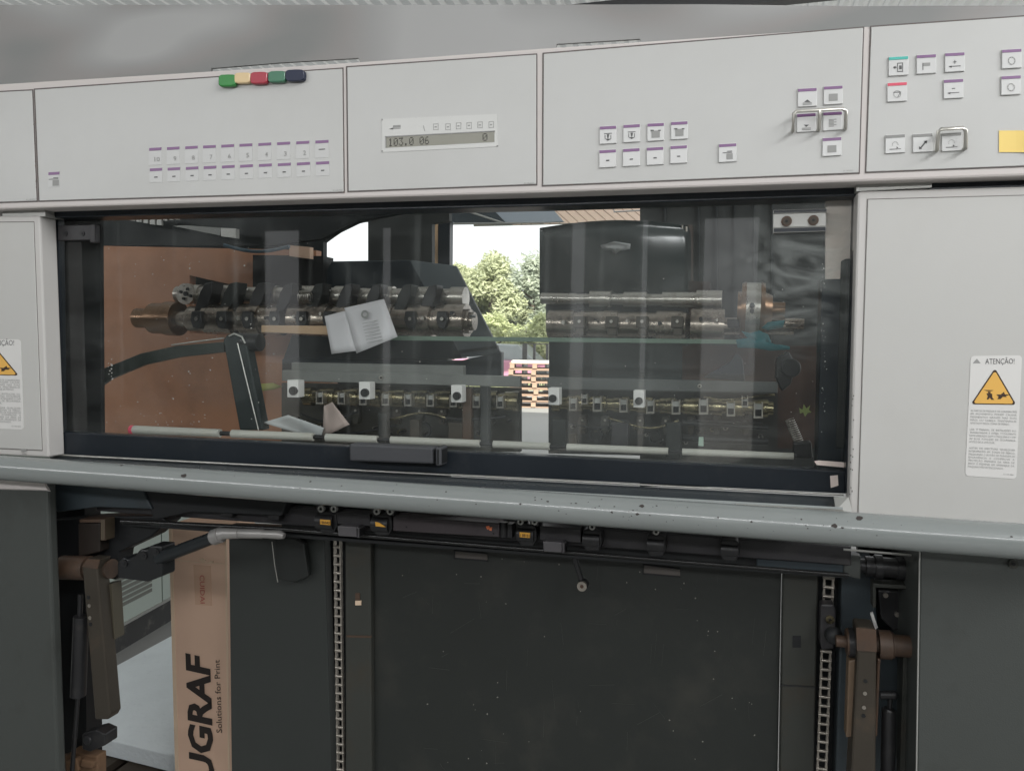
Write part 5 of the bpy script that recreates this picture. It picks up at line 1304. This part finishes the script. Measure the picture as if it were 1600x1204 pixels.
# small lever below the bar
mb = MB(); mb.ptube([(896, 864, 0.02), (908, 905, 0.02)], [5, 4], n=10); mb.disc(909, 916, 0.01, 8.5, 0.02); mb.ring(909, 916, 0.006, 3, 7.5, 0.008, 1); mb.ring(909, 916, 0.004, 0.5, 2.5, 0.008, 2); part(mb, 'small_lever', [black_metal, chain_steel, rust], None, 0, 'small lever with round end below the bar')

# ---- left linkage
prect('left_back', [(74, 760), (132, 762), (136, 1260), (90, 1260)], 0.06, 0.05, black)
prect('left_cover', [(80, 752), (222, 764), (238, 795), (150, 792), (88, 800), (82, 775)], -0.01, 0.04, blue_grey, 0.003)
prect('left_cover', [(222, 764), (450, 778), (440, 806), (300, 800), (240, 812)], -0.005, 0.05, black, 0.003)
prect('left_block', [(80, 812), (180, 806), (250, 806), (262, 815), (236, 838), (186, 862), (180, 906), (82, 880)], 0.03, 0.05, black, 0.003)
mb = MB(); mb.px([(124, 811), (162, 811), (162, 816), (124, 816)], -0.01, 0.03); mb.px([(157, 811), (164, 811), (164, 844), (157, 844)], -0.012, 0.03, 1); part(mb, 'angle_bracket', [rust, M('edge_tan', (.075, .058, .038), .5)], None, 0.001)
prect('pivot_block', [(122, 817), (156, 817), (156, 862), (122, 870)], 0.0, 0.03, M('pivot_dark', (0.02, 0.015, 0.012), .5), 0.003)
mb = MB(); mb.step_lathe((98, 886), (175, 888), -0.005, [(98, 15), (140, 15), (140, 12), (175, 12)]); part(mb, 'arm_shaft', rust)
mb = MB(); mb.px([(128, 884), (136, 872), (156, 873), (152, 888), (172, 1116), (168, 1124), (148, 1124)], -0.04, 0.035); la = part(mb, 'left_arm', arm_steel, None, 0.004, 'long brown steel arm hanging on the left')
mb = MB(); mb.px([(128, 885), (136, 873), (156, 874), (152, 889)], -0.043, 0.002); mb.build('arm_cap', rust, la)
for x, y in ((137.5, 933), (139, 946), (140, 965), (141, 975)):
    mb = MB(); mb.disc(x, y, -0.0415, 2.4, 0.004, 0 if y in (933, 975) else 1, 10); mb.build('arm_hole', [black, chain_steel], la)
mb = MB(); mb.px([(153, 916), (175, 911), (180, 998), (164, 1005), (158, 985)], -0.01, 0.03); mb.px([(152, 930), (157, 930), (164, 1004), (160, 1000)], -0.014, 0.03, 1); mb.build('side_plate', [M('plate_olive', (.065, .057, .04), .5), M('plate_edge', (.17, .13, .09), .5)], la, 0.002)
mb = MB(); mb.ptube([(126, 928, -.02), (125, 962, -.02)], 3, n=8); mb.ptube([(127, 962, -.02), (122, 1086, -.02)], 9, n=14); mb.ptube([(122, 1086, -.02), (111, 1225, -.02)], 2.6, n=10); part(mb, 'gas_strut', black_metal)
mb = MB(); mb.px([(128, 1146), (150, 1140), (164, 1146), (164, 1164), (140, 1174), (128, 1170)], -0.01, 0.04); mb.disc(135, 1157, -0.014, 6, 0.02, 1); part(mb, 'foot_bracket', [black_metal, rubber], None, 0.003)
# sensor clamp and rod
mb = MB(); mb.px([(183, 878), (192, 870), (200, 874), (210, 868), (218, 858), (230, 858), (234, 852), (253, 853), (253, 900), (230, 909), (183, 903)], -0.02, 0.045); cl = part(mb, 'rod_clamp', M('clamp_plastic', (.013, .014, .015), .4), None, 0.004)
for x, y in ((193, 880), (224, 868), (243, 863)):
    mb = MB(); mb.disc(x, y, -0.024, 5, 0.008); mb.disc(x, y, -0.025, 2.4, 0.006, 1, 6); mb.build('screw', [black_metal, black], cl)
mb = MB(); mb.ptube([(248, 872, -0.01), (340, 837, -0.035)], 8.5, n=18); part(mb, 'black_rod', M('rod_tube_black', (.016, .019, .021), .28), None, 0, 'black tube running up to the grey handle')
mb = MB(); mb.ptube([(334, 839, -0.034), (345, 835, -0.036)], 10.5, n=18); mb.ptube([(343, 835, -0.035), (352, 833, -0.036), (374, 833, -0.036)], [9.5, 7.5, 6.8], n=18)
mb.ptube([(374, 833, -0.036), (376, 833, -0.036), (410, 833.5, -0.036), (412, 834, -.036), (438, 835, -0.036), (444, 837, -.036)], [6, 6.5, 6.5, 5.5, 6.2, 4], n=18); part(mb, 'handle', M('handle_silver', (.30, .29, .28), .4, metal=.4), None, 0, 'silver grey handle at the end of the black tube')

# ---- things seen through the left opening
bx = empty('cardboard_box', P(312, 1200, 0.30))
zb = 0.0
def boxpt(x, y): return P(x, y, 0.30)
mb = MB(); mb.px([(264, 819), (353, 822), (359, 1262), (276, 1262)], 0.30, 0.13)
zmin = min(v.z for v in mb.v); mb.v = [Vector((v.x, v.y, 0.0)) if v.z < zmin + 0.03 else v for v in mb.v]
mb.build('carton', card, bx, 0.002)
mb = MB(); mb.px([(263.5, 819), (268, 819), (281, 1262), (275, 1262)], 0.2985, 0.003); mb.build('edge', card_edge, bx)
mb = MB(); mb.px([(350.5, 822), (353, 822), (359, 1262), (357, 1262)], 0.2985, 0.003); mb.build('edge', card_edge, bx)
mb = MB(); mb.px([(266, 872.5), (305, 877), (352, 880), (352, 881.5), (305, 878.5), (266, 874)], 0.299, 0.002); mb.px([(311, 873), (316, 872), (322, 876), (316, 878)], 0.2975, .003); mb.px([(327, 876), (333, 876), (332, 879), (327, 879)], 0.2975, .003); mb.build('fold_crease', card_edge, bx)
mb = MB(); mb.px([(302, 882), (329, 884), (331, 946), (305, 944)], 0.2988, 0.001); mb.build('tape', tape_m, bx)
mb = MB(); mb.text('CUIDAI', (312, 898), (313, 942), 7.5, 0.2975, 0, up=(1, 0)); mb.build('tape_lettering', tape_red, bx)['label'] = 'red CUIDA lettering on clear tape'
mb = MB(); mb.text('UGRAF', (333, 1219), (326, 1018), 36, 0.2975, 0, shear=0.22, bold=0.035, up=(-1, 0.04)); mb.build('lettering', card_ink, bx)['label'] = 'large dark slanted letters UGRAF'
mb = MB(); mb.text('Solutions for Print', (347, 1144), (343, 1030), 9.0, 0.2975, 0, up=(-1, 0.04)); mb.build('lettering', card_ink, bx)['label'] = 'small lettering Solutions for Print'
tag(bx, 'tall brown cardboard box with dark lettering behind the left linkage', 'box')
# pale green cabinet
c0, c1 = G(120, 1062, 0.0), G(300, 953, 0.0)
d = (c1 - c0); d.z = 0; back = Vector((-d.y, d.x, 0)).normalized() * 0.5
cab = empty('green_cabinet', c0)
def cabq(u0, u1, z0, z1, off=0.0, t=0.02, mat=cab_green, name='panel'):
    n = -back.normalized()
    mb = MB(); mb.prism([c0 + d * u0 + Vector((0, 0, z0)) + n * off, c0 + d * u1 + Vector((0, 0, z0)) + n * off, c0 + d * u1 + Vector((0, 0, z1)) + n * off, c0 + d * u0 + Vector((0, 0, z1)) + n * off], -n * t)
    return mb.build(name, mat, cab)
cabq(-0.6, 0.695, 0.13, 1.5, 0, 0.4, cab_green, 'door'); cabq(0.705, 1.6, 0.13, 1.5, 0, 0.4, cab_green, 'door'); cabq(-0.6, 1.6, 0.0, 0.13, -0.02, 0.4, kick, 'kick_plate'); cabq(-0.6, 1.6, 0.128, 0.14, 0.01, 0.02, alu_soft, 'trim_strip'); cabq(0.69, 0.71, 0.13, 1.5, -.01, 0.3, black, 'seam')
for k in range(6): cabq(0.12, 0.60, 0.22 + 0.025 * k, 0.236 + 0.025 * k, 0.004, 0.006, cab_vent, 'vent_slat')
tag(cab, 'pale green cabinet with a vent seen through the left opening', 'cabinet')
# foam slab on a dark pallet
q = [G(128, 1068, 0.26), G(300, 975, 0.26), G(300, 1186, 0.26), G(120, 1142, 0.26)]
mb = MB(); mb.prism(q, Vector((0, 0, -0.055)))
o = mb.build('foam_slab', foam, None, 0.004); tag(o, 'blue-grey foam slab lying behind the left linkage', 'foam slab')
base = empty('wooden_pallet', (q[0] + q[2]) / 2 * 1.0 - Vector((0, 0, 0.26)))
ctr = (q[0] + q[2]) / 2; ang = math.atan2((q[1] - q[0]).y, (q[1] - q[0]).x); Rz = Matrix.Rotation(ang, 3, 'Z')
for k in range(5):
    mb = MB(); mb.box(Vector((ctr.x, ctr.y, 0.19)) + Rz @ Vector((0, -0.32 + .16 * k, 0)), (0.8, 0.12, 0.022), 0, Rz); mb.build('deck_board', M('pallet_dark', (.05, .04, .03), .8) if k == 0 else bpy.data.materials['pallet_dark'], base)
for x in (-.35, 0, .35):
    mb = MB(); mb.box(Vector((ctr.x, ctr.y, 0.09)) + Rz @ Vector((x, 0, 0)), (0.09, 0.75, 0.175), 0, Rz); mb.build('stringer', bpy.data.materials['pallet_dark'], base)
tag(base, 'dark wooden pallet under the blue-grey foam slab', 'pallet')
# splintered wood block at the bottom left
mb = MB(); mb.px([(86, 1186), (104, 1180), (112, 1172), (130, 1178), (152, 1180), (150, 1260), (88, 1260)], 0.02, 0.03)
mb.px([(100, 1190), (118, 1184), (122, 1205), (104, 1209)], 0.005, 0.03); mb.px([(126, 1186), (146, 1190), (143, 1201), (124, 1198)], 0.008, 0.03)
zmin = min(v.z for v in mb.v); mb.v = [Vector((v.x, v.y, 0.0)) if v.z < zmin + 0.05 else v for v in mb.v]
o = mb.build('wood_block', M('split_wood', (.12, .068, .036), .8, var=.4, scale=25, bump=.6, bscale=70), None, 0.004); tag(o, 'rough splintered wood block at the lower left', 'wood block')
# dark dust sheet of floor under the press

# ---- finer wear and hardware
rnd = random.Random(31)
mb = MB()
for k, q in mods.items():
    for i in range(4):
        a, b = Vector(q[i]), Vector(q[(i + 1) % 4])
        for n in range(9 if (b - a).length > 300 else 5):
            t = rnd.random() ** (0.5 if i == 1 else 1); p = a.lerp(b, t)
            if p.x < -20 or p.x > 1620: continue
            d = (b - a).normalized(); L_ = rnd.uniform(1.5, 7); w = rnd.uniform(.4, 1.1); nn = Vector((-d.y, d.x)) * (-1)
            pts = [p, p + d * L_ * .4 + nn * w, p + d * L_ + nn * w * .3, p + d * L_ * .9 - nn * .3]
            mb.px([(v.x, v.y) for v in pts], YB - 0.0017, 0.0004)
mb.build('paint_nick', M('nick_brown', (.16, .12, .10), .8), beam, part_stuff=True)
mb = MB()
for k in range(46):
    x = rnd.uniform(600, 1205); y = rnd.uniform(880, 1200); L_ = rnd.uniform(6, 46); a = rnd.choice((1.57, 1.5, 1.62, 0.06, -.5, .9)) + rnd.uniform(-.1, .1)
    dx, dy = math.cos(a) * L_, math.sin(a) * L_; w = rnd.uniform(.15, .35)
    mb.px([(x, y), (x + dx, y + dy), (x + dx + w, y + dy + w), (x + w, y + w)], 0.0994, 0.0004)
mb.build('scratch', M('scratch_grey', (.055, .055, .05), .6), bp, part_stuff=True)
# bolts, cables and links around the gripper rows
for k in range(34):
    left = k < 17
    x = 455 + (k % 17) * 21 + rnd.uniform(-4, 4) if left else 872 + (k % 17) * 20 + rnd.uniform(-4, 4)
    y = (648 if left else 658) + rnd.uniform(0, 36)
    mb = MB(); r = rnd.uniform(2.2, 4.6); mb.disc(x, y, 0.325 - rnd.uniform(0, .05), r, 0.03, 0, 6 if k % 2 else 12); mb.disc(x, y, 0.27, r * .45, 0.03, 1, 8)
    part(mb, 'bolt', [(steel_clean, arm_steel, olive_steel)[k % 3], black])
for k, (xa, xb, y, dr) in enumerate(((470, 560, 646, 9), (600, 700, 655, -8), (690, 790, 648, 10), (880, 960, 660, 9), (950, 1060, 655, 12), (1070, 1190, 662, -6), (480, 620, 668, 6), (1100, 1210, 618, 5))):
    mb = MB(); mb.ptube([(xa + (xb - xa) * t, y + dr * math.sin(math.pi * t) + 3 * math.sin(5 * t + k), 0.25 - .02 * math.sin(3 * t)) for t in [i / 14 for i in range(15)]], 1.5 + .4 * (k % 3), n=7)
    part(mb, 'cable', (rubber, olive_steel, black_metal)[k % 3])
for k, x in enumerate((520, 555, 620, 655, 690, 765, 910, 945, 1000, 1040, 1080, 1120, 1165)):
    y = (640 if x < 820 else 652) + 0.02 * (x - 500) * .4
    mb = MB(); mb.px([(x - 5, y - 6), (x + 5, y - 7), (x + 7, y + 4), (x + 3, y + 22), (x - 4, y + 22), (x - 7, y + 5)], 0.275, 0.02); mb.disc(x, y + 1, 0.270, 3, 0.02, 1, 10)
    part(mb, 'link_plate', [(arm_steel, back_m)[k % 2], steel_clean], None, 0.002)
# bolt heads on the shaft clamps
for x in (330, 372, 415, 458, 500, 660, 705, 735):
    mb = MB(); mb.disc(x, 492 + rnd.uniform(-3, 5), 0.345, rnd.uniform(2, 3.4), 0.03, 0, 6); part(mb, 'bolt', (steel_clean, black_metal)[int(x) % 2])
for x in (880, 930, 980, 1030, 1095, 1120):
    mb = MB(); mb.disc(x, 499 + rnd.uniform(-3, 6), 0.34, rnd.uniform(2, 3.4), 0.03, 0, 6); part(mb, 'bolt', (steel_clean, black_metal)[int(x / 10) % 2])
